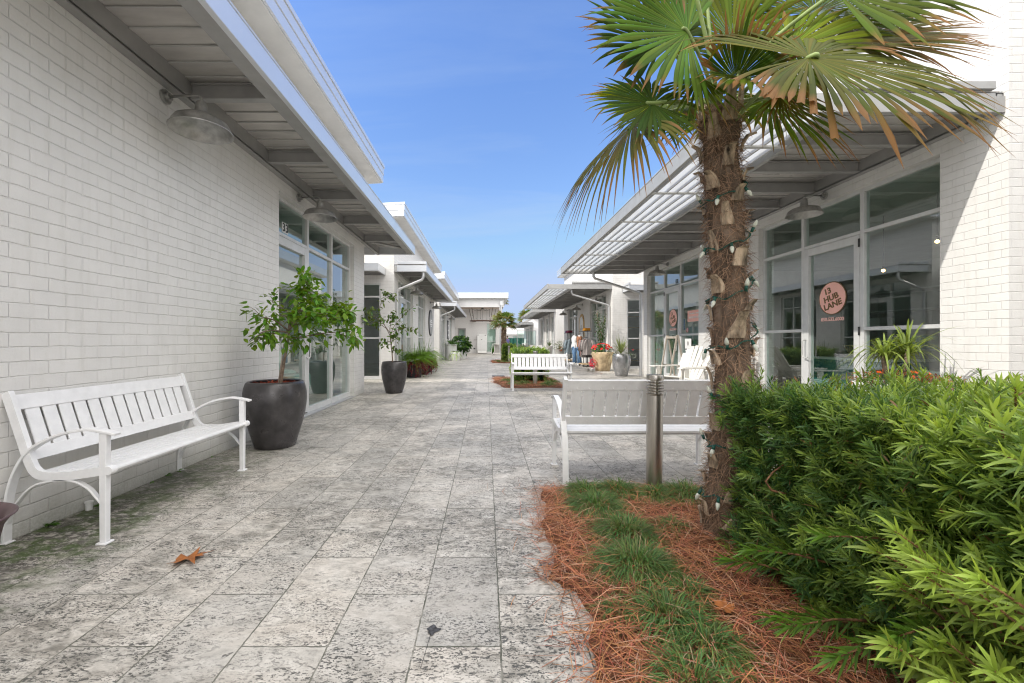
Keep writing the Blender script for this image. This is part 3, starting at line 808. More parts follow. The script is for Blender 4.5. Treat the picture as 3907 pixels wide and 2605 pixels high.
# --- R2
R2 = empty('shop_building', (XR, 17.7, 0), label='second white brick shop on the right, behind the clothes racks', cat='building')
ops2 = [(18.7, 21.6, 0, 3.3), (24.5, 27.3, 0, 3.3)]
shell(R2, False, 17.7, 28.7, ops2, 5.62, 8, [(5.94, 6.62, .05, 2.98)])
storefront(R2, FRt, 18.7, 21.6, .02, 3.3, [19.65, 20.6], [1.36, 2.7], door=1, detail=False)
storefront(R2, FRt, 24.5, 27.3, .02, 3.3, [25.4, 26.4], [1.36, 2.7], door=1, detail=False)
storefront(R2, FF(17.7), 5.94, 6.62, .05, 2.98, [], [1.32, 2.42], rec=.06, detail=False)
canopy(R2, FRt, 17.75, 29.1, 1.7, 3.42, .9, louvre=1.05)
canopy(R2, FF(17.7), 5.75, 9.0, .85, 3.26, .85, bracket=False, detail=False)
roof(R2, FRt, 17.4, 29.1, .42, -8.4, 5.60)
interior(R2, XR + .31, 12.5, 18.05, 28.3, 3.36, False)
downspout(R2, [(3.66, 17.98, 3.42), (3.66, 17.98, 3.22), (5.26, 17.98, 2.74), (5.26, 17.98, .02)])

# --- R3
R3 = empty('shop_building', (XR, 32.0, 0), label='third white shop on the right, a row of bare brick piers with downpipes', cat='building')
ops3 = [(33.2, 34.6, 0, 3.2), (36.2, 37.6, 0, 3.2), (39.4, 41.0, 0, 3.2)]
shell(R3, False, 32.0, 43.0, ops3, 4.6, 8)
for (p, q, _, zt) in ops3: storefront(R3, FRt, p, q, .02, zt, [(p + q) / 2], [1.36, 2.6], detail=False)
canopy(R3, FRt, 32.2, 43.0, 1.1, 3.46, 1.2, louvre=.7, detail=False)
roof(R3, FRt, 31.8, 43.3, .3, -8.4, 4.58)
interior(R3, XR + .31, 12.5, 32.4, 42.6, 3.3)
for y in (32.4, 35.4, 38.5): downspout(R3, [(XR - .06, y, 4.5), (XR - .06, y, 2.2), (XR - .06, y, .02)], .05)

# --- R4 far right
R4 = empty('shop_building', (5.4, 48.0, 0), label='small far shop with an awning and glass corner, last on the right', cat='building')
wb = MB(); fr4 = Fr((5.4, 0), (0, 1), (-1, 0))
wall_boxes(wb, fr4, 48, 60, 0, 3.9, .3, [(49, 52, 0, 2.9), (53.5, 57, 0, 2.9)])
wall_boxes(wb, FF(48), 5.7, 12, 0, 3.88, .3, [(6.2, 8.2, 0, 2.9)]); wb.box(5.7, 12, 59.7, 60, 0, 3.88); wb.build('wall', M['render'], R4)
storefront(R4, fr4, 49, 52, .02, 2.9, [50, 51], [1.3], detail=False); storefront(R4, fr4, 53.5, 57, .02, 2.9, [55.2], [1.3], detail=False)
storefront(R4, FF(48), 6.2, 8.2, .02, 2.9, [7.2], [1.3], detail=False)
canopy(R4, fr4, 48, 60, 1.3, 3.1, 1.5, louvre=.7, detail=False)
roof(R4, fr4, 47.7, 60.3, .25, -7, 3.9, h=.3)

# --- far white building behind the fence
F = empty('far_building', (6, 78, 0), label='low white building far behind the green windscreen fence', cat='building')
wb = MB(); wall_boxes(wb, FF(78), 3.2, 16, 0, 3.9, .3, [(4.9, 5.7, 1.2, 2.2), (7.2, 8.0, 1.2, 2.2), (9.6, 10.4, 1.2, 2.2)]); wb.box(3.2, 16, 78.3, 88, 0, 3.85); wb.build('wall', M['render'], F)
wb = MB(); wb.box(2.4, 16, 76.4, 77.99, 2.42, 2.62); wb.build('awning', M['beamlight'], F)
for (p, q) in ((4.9, 5.7), (7.2, 8.0), (9.6, 10.4)): storefront(F, FF(78), p, q, 1.2, 2.2, [], [], detail=False)
wb = MB(); wb.box(3.0, 16.2, 77.7, 88.2, 3.9, 4.05); wb.build('parapet', M['siding'], F)
F2 = empty('far_building', (1.5, 95, 0), label='tan and white building farthest back beside the porch', cat='building')
wb = MB(); wall_boxes(wb, FF(95), -8, 7.5, 0, 4.6, .3, [(3.2, 4.6, 1, 2.6), (5.4, 6.6, 1, 2.6)]); wb.box(-8, 7.5, 95.3, 104, 0, 4.55); wb.build('wall', M['tanwood'], F2)
wb = MB(); wb.box(-8.3, 7.8, 94.6, 104.3, 4.6, 4.9); wb.build('parapet', M['siding'], F2)
for (p, q) in ((3.2, 4.6), (5.4, 6.6)): storefront(F2, FF(95), p, q, 1, 2.6, [], [], detail=False)

# --- windscreen fence
fe = empty('fence', (5.5, 60, 0), label='green windscreen fence on thin posts across the far end', cat='fence')
m_ = MB(); nx = 60
for i in range(nx):
    xa, xb = 2.4 + 7.5 * i / nx, 2.4 + 7.5 * (i + 1) / nx
    ya, yb = 60 + .05 * math.sin(xa * 5.1) + .03 * math.sin(xa * 13), 60 + .05 * math.sin(xb * 5.1) + .03 * math.sin(xb * 13)
    za, zb = 1.70 - .05 * abs(math.sin(xa * 2.1)), 1.70 - .05 * abs(math.sin(xb * 2.1))
    m_.quad((xa, ya, .05), (xb, yb, .05), (xb, yb, zb), (xa, ya, za))
m_.build('windscreen', M['screen'], fe, fix=False, smooth=True)
for x in np.arange(2.4, 10, 1.5):
    m_ = MB(); m_.tube([(x, 60.12, 0), (x, 60.12, 1.85)], .03, 8); m_.build('post', M['trim'], fe)
m_ = MB(); m_.tube([(2.4, 60.12, 1.78), (9.9, 60.12, 1.78)], .02, 8); m_.build('rail', M['trim'], fe)

# ------------------------------------------------------------------ gooseneck wall lamps
def make_lamp():
    t = empty('wall_lamp', (0, 0, 0))
    m = MB()   # local: wall plane y=0, lamp sticks out to -y
    n = 24
    m.prism([(.062 * math.cos(2 * PI * k / n), .062 * math.sin(2 * PI * k / n)) for k in range(n)], lambda p, q, s: (p, s, q), 0, -.022)
    m.prism([(.034 * math.cos(2 * PI * k / n), .034 * math.sin(2 * PI * k / n)) for k in range(n)], lambda p, q, s: (p, s, q), -.022, -.055)
    m.build('mount', M['galv'], t, world=False, bevel=.003)
    m = MB(); pts = [(0, -.05, 0), (0, -.29, .012)]
    for k in range(1, 7): a = k / 6 * PI / 2; pts.append((0, -.29 - .04 * math.sin(a), .012 - .04 + .04 * math.cos(a)))
    pts.append((0, -.33, -.05)); m.tube(pts, .0115, 10); m.build('arm', M['galv'], t, world=False, smooth=True)
    m = MB()
    pr = [(.012, -.045), (.040, -.052), (.047, -.075), (.047, -.105), (.050, -.108), (.050, -.125), (.054, -.150), (.062, -.168), (.110, -.182), (.165, -.200), (.205, -.225), (.226, -.262), (.236, -.295), (.250, -.305), (.249, -.310), (.234, -.301), (.221, -.264), (.200, -.231), (.162, -.208), (.108, -.190), (.05, -.176), (.045, -.12)]
    m.lathe(pr, 40, (0, -.33, 0)); m.build('shade', M['galv'], t, world=False, smooth='auto')
    return t
lamp0 = make_lamp()
lamps = [(XL, 3.716, 3.37, 1, 'galvanised gooseneck lamp on the bare brick wall above the left bench'),
 (XL, 6.36, 3.38, 1, 'galvanised gooseneck lamp above the glass door numbered 33'),
 (XL, 15.2, 3.20, 1, 'gooseneck lamp beside the downpipe above the ferns on the left'),
 (XL, 21.2, 3.16, 1, 'gooseneck lamp above the oval grey sign'),
 (XL, 30.6, 3.1, 1, 'small far gooseneck lamp on the third left shop'),
 (XR, 6.59, 3.49, -1, 'gooseneck lamp above the nearer pink sign door on the right'),
 (XR, 12.27, 3.46, -1, 'gooseneck lamp above the farther pink sign door, left of the palm trunk'),
 (XR, 19.1, 3.24, -1, 'gooseneck lamp behind the sloping downpipe of the second right shop'),
 (XR, 23.2, 3.24, -1, 'gooseneck lamp above the arched gold-rimmed sign'),
 (XR, 27.3, 3.22, -1, 'gooseneck lamp above the far rack of clothes, third lamp of its row')]
for i, (x, y, z, s, lb) in enumerate(lamps):
    o = lamp0 if i == 0 else dup(lamp0)
    o.location = (x + s * .001, y, z); o.rotation_euler = (0, 0, PI / 2 * s)
    tag(o, lb, 'lamp', 'gooseneck lamps along the shop fronts')

# ------------------------------------------------------------------ round wall signs
sg = empty('wall_sign', (XL, 21.25, 2.13), label='grey round wall sign with a dark rim beyond the ferns', cat='sign')
def pdisc(r, x0, x1, y, z, k=40): 
    m = MB(); m.prism([(y + r * math.cos(t), z + r * math.sin(t)) for t in np.linspace(0, 2 * PI, k + 1)[:-1]], lambda p, q, t: (t, p, q), x0, x1); return m
pdisc(.66, XL + .002, XL + .05, 21.25, 2.13).build('rim', M['darkmetal'], sg); pdisc(.60, XL + .05, XL + .056, 21.25, 2.13).build('face', M['signgrey'], sg)
for k, (dz, wd) in enumerate(((.13, .55), (.04, .8), (-.08, .8), (-.17, .45))):
    m = MB(); m.box(XL + .0565, XL + .06, 21.25 - wd / 2, 21.25 + wd / 2, 2.13 + dz - .028, 2.13 + dz + .028); m.build('text_line', M['white'], sg)
sg = empty('wall_sign', (XR, 23.3, 2.15), label='arched gold-rimmed white sign with a grey figure between shop windows', cat='sign')
def arch(r, zl, y, z, k=24): return [(y - r, z - zl)] + [(y + r * math.cos(t), z + r * math.sin(t)) for t in np.linspace(PI, 0, k)] + [(y + r, z - zl)]
for nm, r, x0, x1, mt in (('rim', .56, -.002, -.05, plain('sign_gold', (.55, .36, .14), .5, .1)), ('face', .42, -.05, -.056, M['white'])):
    m = MB(); m.prism(arch(r, .75 if nm == 'rim' else .72, 23.3, 2.15), lambda p, q, t: (XR + t, p, q), x0, x1); m.build(nm, mt, sg)
m = MB()
for k in range(3): m.prism(arch(.085, .26, 23.3 - .24 + k * .24, 1.86 + (k == 1) * .18, 8), lambda p, q, t: (XR + t, p, q), -.0562, -.06)
m.build('figure', M['greypot'], sg)
sg = empty('wall_sign', (XL, 30.9, 2.0), label='tall black-framed notice board on the third left shop wall', cat='sign')
m = MB(); m.box(XL + .002, XL + .05, 30.2, 31.6, 1.35, 2.7); m.build('frame', M['darkmetal'], sg)
m = MB(); m.box(XL + .05, XL + .055, 30.3, 31.5, 1.45, 2.6); m.build('face', M['signgrey'], sg)
m = MB()
for z in (2.35, 2.0, 1.65): m.box(XL + .0555, XL + .058, 30.6, 31.2, z - .05, z + .05)
m.build('text_line', M['white'], sg)

# ------------------------------------------------------------------ benches
def catmull(pts, k=6):
    P = [Vector(p) for p in pts]; out = []
    for i in range(len(P) - 1):
        p0 = P[max(i - 1, 0)]; p1 = P[i]; p2 = P[i + 1]; p3 = P[min(i + 2, len(P) - 1)]
        for j in range(k):
            t = j / k
            out.append(.5 * ((2 * p1) + (p2 - p0) * t + (2 * p0 - 5 * p1 + 4 * p2 - p3) * t * t + (3 * p1 - p0 - 3 * p2 + p3) * t ** 3))
    out.append(P[-1]); return out
def make_bench():
    t = empty('park_bench', (0, 0, 0)); Y0 = -.28; HW = .70; mt = M['bench']
    for sx in (-1, 1):
        x = sx * HW; f = lambda u, z: (x, Y0 + u, z)
        m = MB()
        m.bar([f(0, .012), f(0, .3), f(0, .655)], .036, [.036, .040, .046], (1, 0, 0))
        m.bar([f(0, 0), f(0, .012)], .062, .062, (1, 0, 0))
        m.bar([f(.585, 0), f(.585, .010)], .055, .055, (1, 0, 0))
        arm = catmull([f(-.075, .648), f(-.03, .660), f(.05, .674), f(.118, .676), f(.275, .642), f(.432, .559), f(.516, .439), f(.562, .30), f(.58, .143), f(.585, .008)])
        m.bar(arm, .050, .016, (1, 0, 0))
        m.bar(catmull([f(.575, .12), f(.534, .217), f(.432, .333), f(.312, .372), f(.192, .374), f(.10, .333), f(.045, .275), f(.012, .235)]), .030, .012, (1, 0, 0))
        m.build('side_frame', mt, t, world=False, bevel=.003)
        m = MB()
        post = catmull([f(.582, .893), f(.565, .855), f(.50, .66), f(.445, .495), f(.405, .425), f(.34, .402), f(.20, .405), f(.06, .425), f(-.03, .436)])
        m.bar(post, .030, .052, (1, 0, 0))
        m.lathe([(.0001, -.02), (.026, -.02), (.026, .02), (.0001, .02)], 16)
        k = len(m.v) - 16 * 4
        for i in range(k, len(m.v)):
            a, b, c = m.v[i]; m.v[i] = (x - sx * .0 + c, Y0 - .034 + a, .436 + b)
        m.build('back_post', mt, t, world=False, bevel=.004)
    # back rest, leaning; lies between the posts
    u0, z0, u1, z1 = .452, .505, .572, .875
    L = math.hypot(u1 - u0, z1 - z0); du, dz = (u1 - u0) / L, (z1 - z0) / L
    def bk(x0, x1, s0, s1, n0, n1, mb):   # s along the lean, n towards the sitter
        mb.box(x0, x1, s0, s1, n0, n1, M=lambda x, s, n: (x, Y0 + u0 + du * s - dz * n, z0 + dz * s + du * n))
    m = MB()
    bk(-HW + .016, HW - .016, L - .092, L, -.012, .014, m); bk(-HW + .016, HW - .016, -.02, .055, -.012, .014, m)
    ns = 13; sw = .083; gap = (2 * HW - .032 - .05 - ns * sw) / (ns + 1)
    for i in range(ns):
        xa = -HW + .016 + .025 + gap + i * (sw + gap); bk(xa, xa + sw, .045, L - .085, -.005, .006, m)
    for i in range(ns):       # bolt heads on the back
        xa = -HW + .041 + gap + i * (sw + gap) + sw / 2
        for s_ in (.018, L - .07): bk(xa - .006, xa + .006, s_ - .006, s_ + .006, -.018, -.013, m)
    m.build('backrest', mt, t, world=False, bevel=.003)
    m = MB(); us = [(-.045, .06), (.072, .135), (.147, .21), (.222, .285), (.297, .36), (.372, .415)]
    for k, (a, b) in enumerate(us):
        za = .440 - .028 * max(0, a) / .4; zb = .440 - .028 * max(0, b) / .4
        fn = lambda p, q, s_: (s_, Y0 + p, q)
        if k == 0: poly = [(a + .012, za - .024), (a, za - .008), (a + .003, za + .004), (a + .02, za + .010), (b, zb + .008), (b, zb - .014)]
        else: poly = [(a, za - .012), (a, za + .008), (b, zb + .008), (b, zb - .012)]
        m.prism(poly, fn, -HW + .017, HW - .017)
    m.build('seat', mt, t, world=False, bevel=.002)
    m = MB(); m.tube([(-HW + .017, Y0 + .30, .372), (HW - .017, Y0 + .30, .372)], .012, 8); m.build('stretcher', mt, t, world=False, smooth=True)
    return t
bench0 = make_bench(); bench0.location = (-2.545, 3.185, 0); bench0.rotation_euler = (0, 0, PI / 2)
GB = 'white slatted garden benches on the paving'
tag(bench0, 'white slatted bench standing against the left brick wall', 'bench', GB)
dup(bench0, (1.36, 3.79, 0), PI, 'white bench seen from behind, between the steel bollard and the palm trunk', GB)
dup(bench0, (1.34, 10.37, 0), 0, 'white bench facing the camera in front of the middle planting bed', GB)

# ------------------------------------------------------------------ bollards
def make_bollard():
    t = empty('bollard_light', (0, 0, 0))
    m = MB(); m.lathe([(.072, 0), (.072, .012), (.0615, .016), (.0615, .775), (.058, .778)], 28); m.build('post', M['steel'], t, world=False, smooth='auto')
    m = MB(); m.lathe([(.036, .775), (.036, .9)], 20)
    for k in range(5): z = .783 + k * .0225; m.lathe([(.036, z), (.064, z - .004), (.065, z + .001), (.036, z + .006)], 28)
    m.build('louvre_head', M['steel'], t, world=False, smooth='auto')
    m = MB(); m.lathe([(.03, .893), (.064, .893), (.065, .897), (.065, .930), (.062, .935), (.0001, .937)], 28); m.build('cap', M['steel'], t, world=False, smooth='auto')
    return t
b0 = make_bollard(); b0.location = (1.328, 3.32, .0); b0.rotation_euler = (0, R(.6), 0)
tag(b0, 'brushed steel bollard light nearest the camera, in front of the bench back', 'bollard', 'steel bollard lights in the planting beds')
dup(b0, (1.325, 11.4, 0), 0, 'steel bollard light behind the bench that faces the camera', None).rotation_euler = (0, 0, 0)
dup(b0, (1.27, 23.6, 0), 0, 'far steel bollard light beside the small square hedge', None).rotation_euler = (0, 0, 0)

# ------------------------------------------------------------------ pots
def pot(loc, prof, mat, label, soil=None, soil_z=.05, name='planter_pot', group=None, wall=.035, seg=48):
    """prof outer profile from base up; adds an inner wall and soil"""
    t = empty(name, loc, label=label, cat='planter', group=group)
    inner = [(prof[-1][0] - wall * .5, prof[-1][1] + wall * .25), (prof[-1][0] - wall, prof[-1][1])] + [(max(.02, r - wall), z) for r, z in prof[::-1] if z > prof[-1][1] * .35]
    m = MB(); m.lathe(prof + inner, seg); m.build('pot_body', mat, t, world=False, smooth=True)
    if soil:
        zt = prof[-1][1] - soil_z; rr = min(prof[-1][0], float(np.interp(zt, [q[1] for q in prof], [q[0] for q in prof]))) - wall * 1.0; m = MB()
        rings = []
        for i in range(6):
            for k in range(24):
                a = 2 * PI * k / 24; r = rr * i / 5 + 1e-4; rings.append((r * math.cos(a), r * math.sin(a), zt + random.uniform(-.012, .014) + .02 * (1 - i / 5)))
        m.add(rings, [(i * 24 + k, i * 24 + (k + 1) % 24, (i + 1) * 24 + (k + 1) % 24, (i + 1) * 24 + k) for i in range(5) for k in range(24)])
        s = m.build('soil', soil, t, world=False)
        if soil is M['mulch']:
            fb = FB(); n = 320; rr2 = rr * np.sqrt(rng.uniform(0, 1, n)); an = rng.uniform(0, 2 * PI, n)
            P = np.stack([rr2 * np.cos(an), rr2 * np.sin(an), np.full(n, zt + .015) + rng.uniform(0, .02, n)], 1)
            D = unit(np.stack([rng.normal(size=n), rng.normal(size=n), rng.normal(size=n) * .25], 1))
            fb.blades(P, D, rnd_dir(n) * .5 + np.array([0, 0, 1]), rng.uniform(.03, .07, n), rng.uniform(.008, .02, n), jit((.40, .08, .03), n, .5), jit((.30, .06, .025), n, .5), 1, prof=[1, .7])
            fb.build('mulch_chip', M['straw'], t, world=False)
    return t
glaze = [(.200, 0), (.213, .008), (.235, .08), (.262, .17), (.290, .27), (.313, .37), (.328, .47), (.334, .55), (.331, .62), (.322, .675), (.310, .712), (.304, .730), (.296, .738)]
pot((-2.42, 4.80, 0), [(r * 1.0, z) for r, z in glaze], M['charcoal'], 'big charcoal glazed pot holding a leafy citrus tree and red mulch', M['mulch'], group='charcoal glazed pots along the left wall')
pot((-2.145, 9.74, 0), [(r * .90, z * .98) for r, z in glaze], M['charcoal'], 'charcoal glazed pot holding the sparse young tree, farther along', M['mulch'], .08, group='charcoal glazed pots along the left wall')
pot((-2.50, 1.85, 0), [(.17, 0), (.18, .01), (.212, .17), (.243, .32), (.27, .365), (.290, .378)], M['plum'], 'plum coloured flared pot cut off at the lower left edge', M['bedsoil'], .10, wall=.02)
pot((4.66, 14.45, 0), [(r * .92, z * 1.02) for r, z in glaze], M['silver'], 'silver glazed pot of spiky grass outside the second right shop', M['bedsoil'])
pot((4.72, 17.0, 0), [(.27, 0), (.29, .02), (.33, .25), (.40, .5), (.44, .66), (.44, .72), (.42, .76)], M['stone'], 'rough tan stone urn of red flowers beside the silver pot', M['bedsoil'])
pot((4.5, 4.62, 0), [(.26, 0), (.27, .02), (.31, .35), (.34, .66), (.36, .70), (.35, .74)], M['whitepot'], 'white planter of orange flowers behind the clipped hedge', M['bedsoil'])
pot((4.78, 27.2, 0), [(.26, 0), (.27, .02), (.36, .62), (.37, .66)], M['greypot'], 'grey tapered six-sided planter beyond the clothes racks', M['bedsoil'], seg=6)
pot((4.70, 31.2, 0), [(.16, 0), (.17, .02), (.25, .80), (.26, .84)], M['greypot'], 'tall thin grey planter against the third right shop', M['bedsoil'], seg=16)
for i, (x, y, r, h) in enumerate(((-2.42, 14.0, .27, .50), (-2.36, 15.2, .27, .50), (-2.36, 16.4, .26, .50))):
    pot((x, y, 0), [(r * .86, 0), (r * .88, .01), (r, h - .03), (r * 1.03, h - .02), (r * 1.03, h)], M['blackpot'],
        ['black tub of ferns nearest the downpipe', 'black tub of ferns in the middle of the row', 'black tub of ferns farthest along the wall'][i], M['bedsoil'], group='black fern tubs along the left shop')
pot((-2.25, 26.6, 0), [(.36, 0), (.36, .01), (.37, .98), (.37, 1.0)], M['whitepot'], 'tall white square planter outside the third left shop', M['bedsoil'], seg=4)
pot((-1.95, 25.9, 0), [(.30, 0), (.31, .01), (.33, .48), (.33, .50)], M['whitepot'], 'low round white planter of pale striped leaves', M['bedsoil'])
pot((-1.7, 28.2, 0), [(.34, 0), (.35, .01), (.37, .58), (.37, .60)], M['whitepot'], 'white planter under the big dark leaves behind', M['bedsoil'])
m_ = MB(); m_.lathe([(.17, 0), (.172, .005), (.145, .11), (.13, .112), (.12, .10), (.10, .03), (.0001, .028)], 28, (4.15, 16.6, 0))
tag(m_.build('dog_bowl', M['steel'], smooth='auto'), 'steel dog bowl on the paving in front of the stone urn', 'bowl')

# ------------------------------------------------------------------ small potted trees
def leafy(fb, pts, n, L, W, c, spread=.05, jitter=.35, down=.35):
    """leaves spread along a polyline"""
    P = np.array([tuple(p) for p in pts]); seg = rng.integers(0, len(P) - 1, n); t = rng.uniform(0, 1, (n, 1))
    base = P[seg] * (1 - t) + P[seg + 1] * t; ax = unit(P[seg + 1] - P[seg])
    D = unit(ax * .7 + rnd_dir(n) * .9 + np.array([0, 0, -down * .4]))
    nn = rnd_dir(n) * .55 + np.array([0, 0, 1.])
    col = jit(c, n, jitter); col[:, 0] *= rng.uniform(.7, 1.35, n)
    fb.blades(base + rng.normal(size=(n, 3)) * spread, D, nn, L * rng.uniform(.6, 1.2, n), W * rng.uniform(.7, 1.15, n), col, col * .9, 4, droop=rng.uniform(.05, .5, n), prof=[.12, .82, 1., .66, .04])
def small_tree(root, trunk, branches, label, nper, L, W, c, r0=.018, sub=3):
    t = empty('potted_tree', root, label=label, cat='tree')
    m = MB(); tp = catmull(trunk, 4); m.tube(tp, [r0 * (1 - .5 * i / (len(tp) - 1)) for i in range(len(tp))], 8)
    fb = FB(); tw = MB()
    for (pts, dens) in branches:
        cp = catmull(pts, 4); k = len(cp); tw.tube(cp, [r0 * .45 * (1 - .75 * i / (k - 1)) + .0012 for i in range(k)], 6)
        leafy(fb, cp[k // 4:], int(nper * dens), L, W, c)
        for s_ in range(int(sub * dens)):
            i = random.randint(k // 3, k - 1); d = Vector((random.uniform(-1, 1), random.uniform(-1, 1), random.uniform(-.5, .8))).normalized() * random.uniform(.10, .24)
            q = [cp[i], cp[i] + d * .5 + Vector((0, 0, .02)), cp[i] + d]
            tw.tube(q, [.004, .003, .0015], 5); leafy(fb, q, int(nper * .35), L, W, c)
    m.build('trunk', M['bark'], t, smooth=True); tw.build('branch', M['bark'], t, smooth=True); fb.build('foliage', M['leaf'], t)
    return t
def P1(zx, zy, dy=0.): 
    y = 4.8 + dy; return (-2.712 + .000954 * zx, y, 2.11 - .000954 * zy)
fk = P1(455, 900)
br = [([P1(462, 960), P1(470, 750, .05), P1(600, 520, .05), P1(640, 330), P1(665, 150)], 1.9),
      ([P1(470, 750), P1(640, 640, -.15), P1(800, 500, -.15), P1(770, 330, -.1)], 1.5),
      ([P1(465, 800), P1(420, 620, .1), P1(310, 530, .1), P1(190, 450, .1)], .6),
      ([P1(465, 830), P1(380, 720, -.12), P1(270, 680, -.15), P1(180, 670, -.12)], .7),
      ([P1(462, 900), P1(330, 860, -.1), P1(200, 890, -.15), P1(110, 930, -.15)], .6),
      ([P1(460, 930), P1(700, 880, .1), P1(980, 850, .1), P1(1280, 945, .05)], 1.3),
      ([P1(470, 780), P1(720, 690, .1), P1(1000, 600, .15), P1(1200, 640, .1)], 1.9),
      ([P1(470, 820), P1(700, 720, -.25), P1(900, 660, -.3), P1(1110, 720, -.3)], 1.9),
      ([P1(462, 940), P1(560, 900, -.15), P1(640, 960, -.2), P1(650, 1040, -.2)], .7),
      ([P1(462, 850), P1(380, 830, -.2), P1(300, 860, -.3), P1(250, 950, -.3)], .6),
      ([P1(470, 760), P1(560, 640, .2), P1(620, 520, .25), P1(700, 420, .25)], 1.2),
      ([P1(800, 600, .1), P1(960, 560, .1), P1(1060, 570, .1), P1(1180, 600, 0)], 1.)]
small_tree((-2.36, 4.8, .70), [P1(365, 1480), P1(400, 1250), P1(440, 1050), P1(465, 900), P1(470, 750)], br, 'leafy bright green citrus tree in the nearer charcoal pot', 50, .090, .047, (.115, .235, .022), .021)
st_ = MB(); st_.tube([P1(330, 1470, .02), P1(400, 990, .02)], .008, 8)
tag(st_.build('plant_stake', M['greywood'], smooth=True), 'thin grey stake tied to the leaning citrus trunk', 'stake')
def P2(zx, zy, dy=0.): return (-2.144 + (zx - 1734) * .001937, 9.74 + dy, 3.046 - .001937 * zy)
br = [([P2(1690, 900), P2(1600, 720), P2(1540, 560, .1), P2(1600, 440, .1), P2(1700, 395, .1)], 1.0),
      ([P2(1680, 850), P2(1600, 730, -.1), P2(1480, 640, -.1), P2(1400, 560, -.1)], .9),
      ([P2(1640, 800), P2(1540, 730, -.1), P2(1430, 720, -.1), P2(1345, 640, -.1)], .8),
      ([P2(1690, 870), P2(1740, 760), P2(1850, 640), P2(1970, 530)], .35),
      ([P2(1690, 850), P2(1780, 810, .1), P2(1900, 790, .1), P2(2010, 845, .1)], .8),
      ([P2(1680, 800), P2(1690, 700, .1), P2(1720, 640, .1)], .8),
      ([P2(1700, 1000), P2(1720, 920, -.1), P2(1740, 880, -.1)], .6), ([P2(1705, 1080), P2(1750, 1060), P2(1790, 1080)], .5), ([P2(1690, 960), P2(1640, 960), P2(1615, 1000)], .4)]
small_tree((-2.18, 9.74, .66), [P2(1715, 1210), P2(1705, 1080), P2(1690, 950), P2(1680, 800)], br, 'sparse young tree with few leaves in the farther charcoal pot', 40, .098, .054, (.095, .170, .030), .016, 3)

# ------------------------------------------------------------------ fan palms
def fan(fb, hub, axis, nrm, Rr, spread=125, nseg=38, droop=.25, cup=.12, free=.45, green=(.085, .165, .022), tipc=(.23, .125, .05), tip=.16, fold=.35, ragged=.12, asym=0.):
    hub = np.array(hub, float); A = unit(np.array(axis, float)); Nn = np.array(nrm, float); Nn = unit(Nn - A * Nn.dot(A)); X = np.cross(A, Nn)
    ths = np.linspace(-R(spread), R(spread), nseg); dth = ths[1] - ths[0]; K = 9
    for th in ths:
        rl = Rr * (1 - asym * max(0., th / R(spread)) ** .7) * (1 - .18 * (abs(th) / R(max(spread, 1))) ** 2) * random.uniform(1 - ragged, 1 + ragged * .4)
        c, s_ = math.cos(th), math.sin(th); d = A * c + X * s_; side = X * c - A * s_
        hw0 = math.tan(dth / 2); dr = droop * random.uniform(.7, 1.3); tipd = random.uniform(.05, .35) * (1 if random.random() < .75 else 2.2)
        bend = random.uniform(-.05, .05); V = []; C = []
        gcol = np.array(green) * random.uniform(.75, 1.3) * np.array([random.uniform(.85, 1.25), 1, random.uniform(.8, 1.2)])
        tl = tip * random.uniform(.3, 1.8)
        for i in range(K + 1):
            t = i / K; r = rl * (.02 + .98 * t)
            lim = free * Rr; w_ = r * hw0 if r < lim else lim * hw0 * max(.04, (1 - ((r - lim) / max(1e-6, rl - lim)) ** 1.35))
            p = hub + d * r + side * bend * t * t * rl + Nn * (cup * Rr * ((r / Rr) ** 2 - .3 * (th / PI) ** 2))
            p = p + np.array([0, 0, -1.]) * (dr * r * (r / Rr) + tipd * max(0, t - .6) ** 2 * rl * 2.2)
            f = fold * w_
            V += [p - side * w_ * .97, p + Nn * f, p + side * w_ * .97]
            k = max(0., min(1., (t - (1 - tl)) / max(tl * .5, 1e-3)))
            cc = gcol * (1 - k) + np.array(tipc) * k; C += [cc * .88, cc * 1.12, cc * .92]
        F = []
        for i in range(K): F += [[3 * i, 3 * i + 1, 3 * i + 4, 3 * i + 3], [3 * i + 1, 3 * i + 2, 3 * i + 5, 3 * i + 4]]
        fb.add(np.array(V), np.array(F), np.array(C))
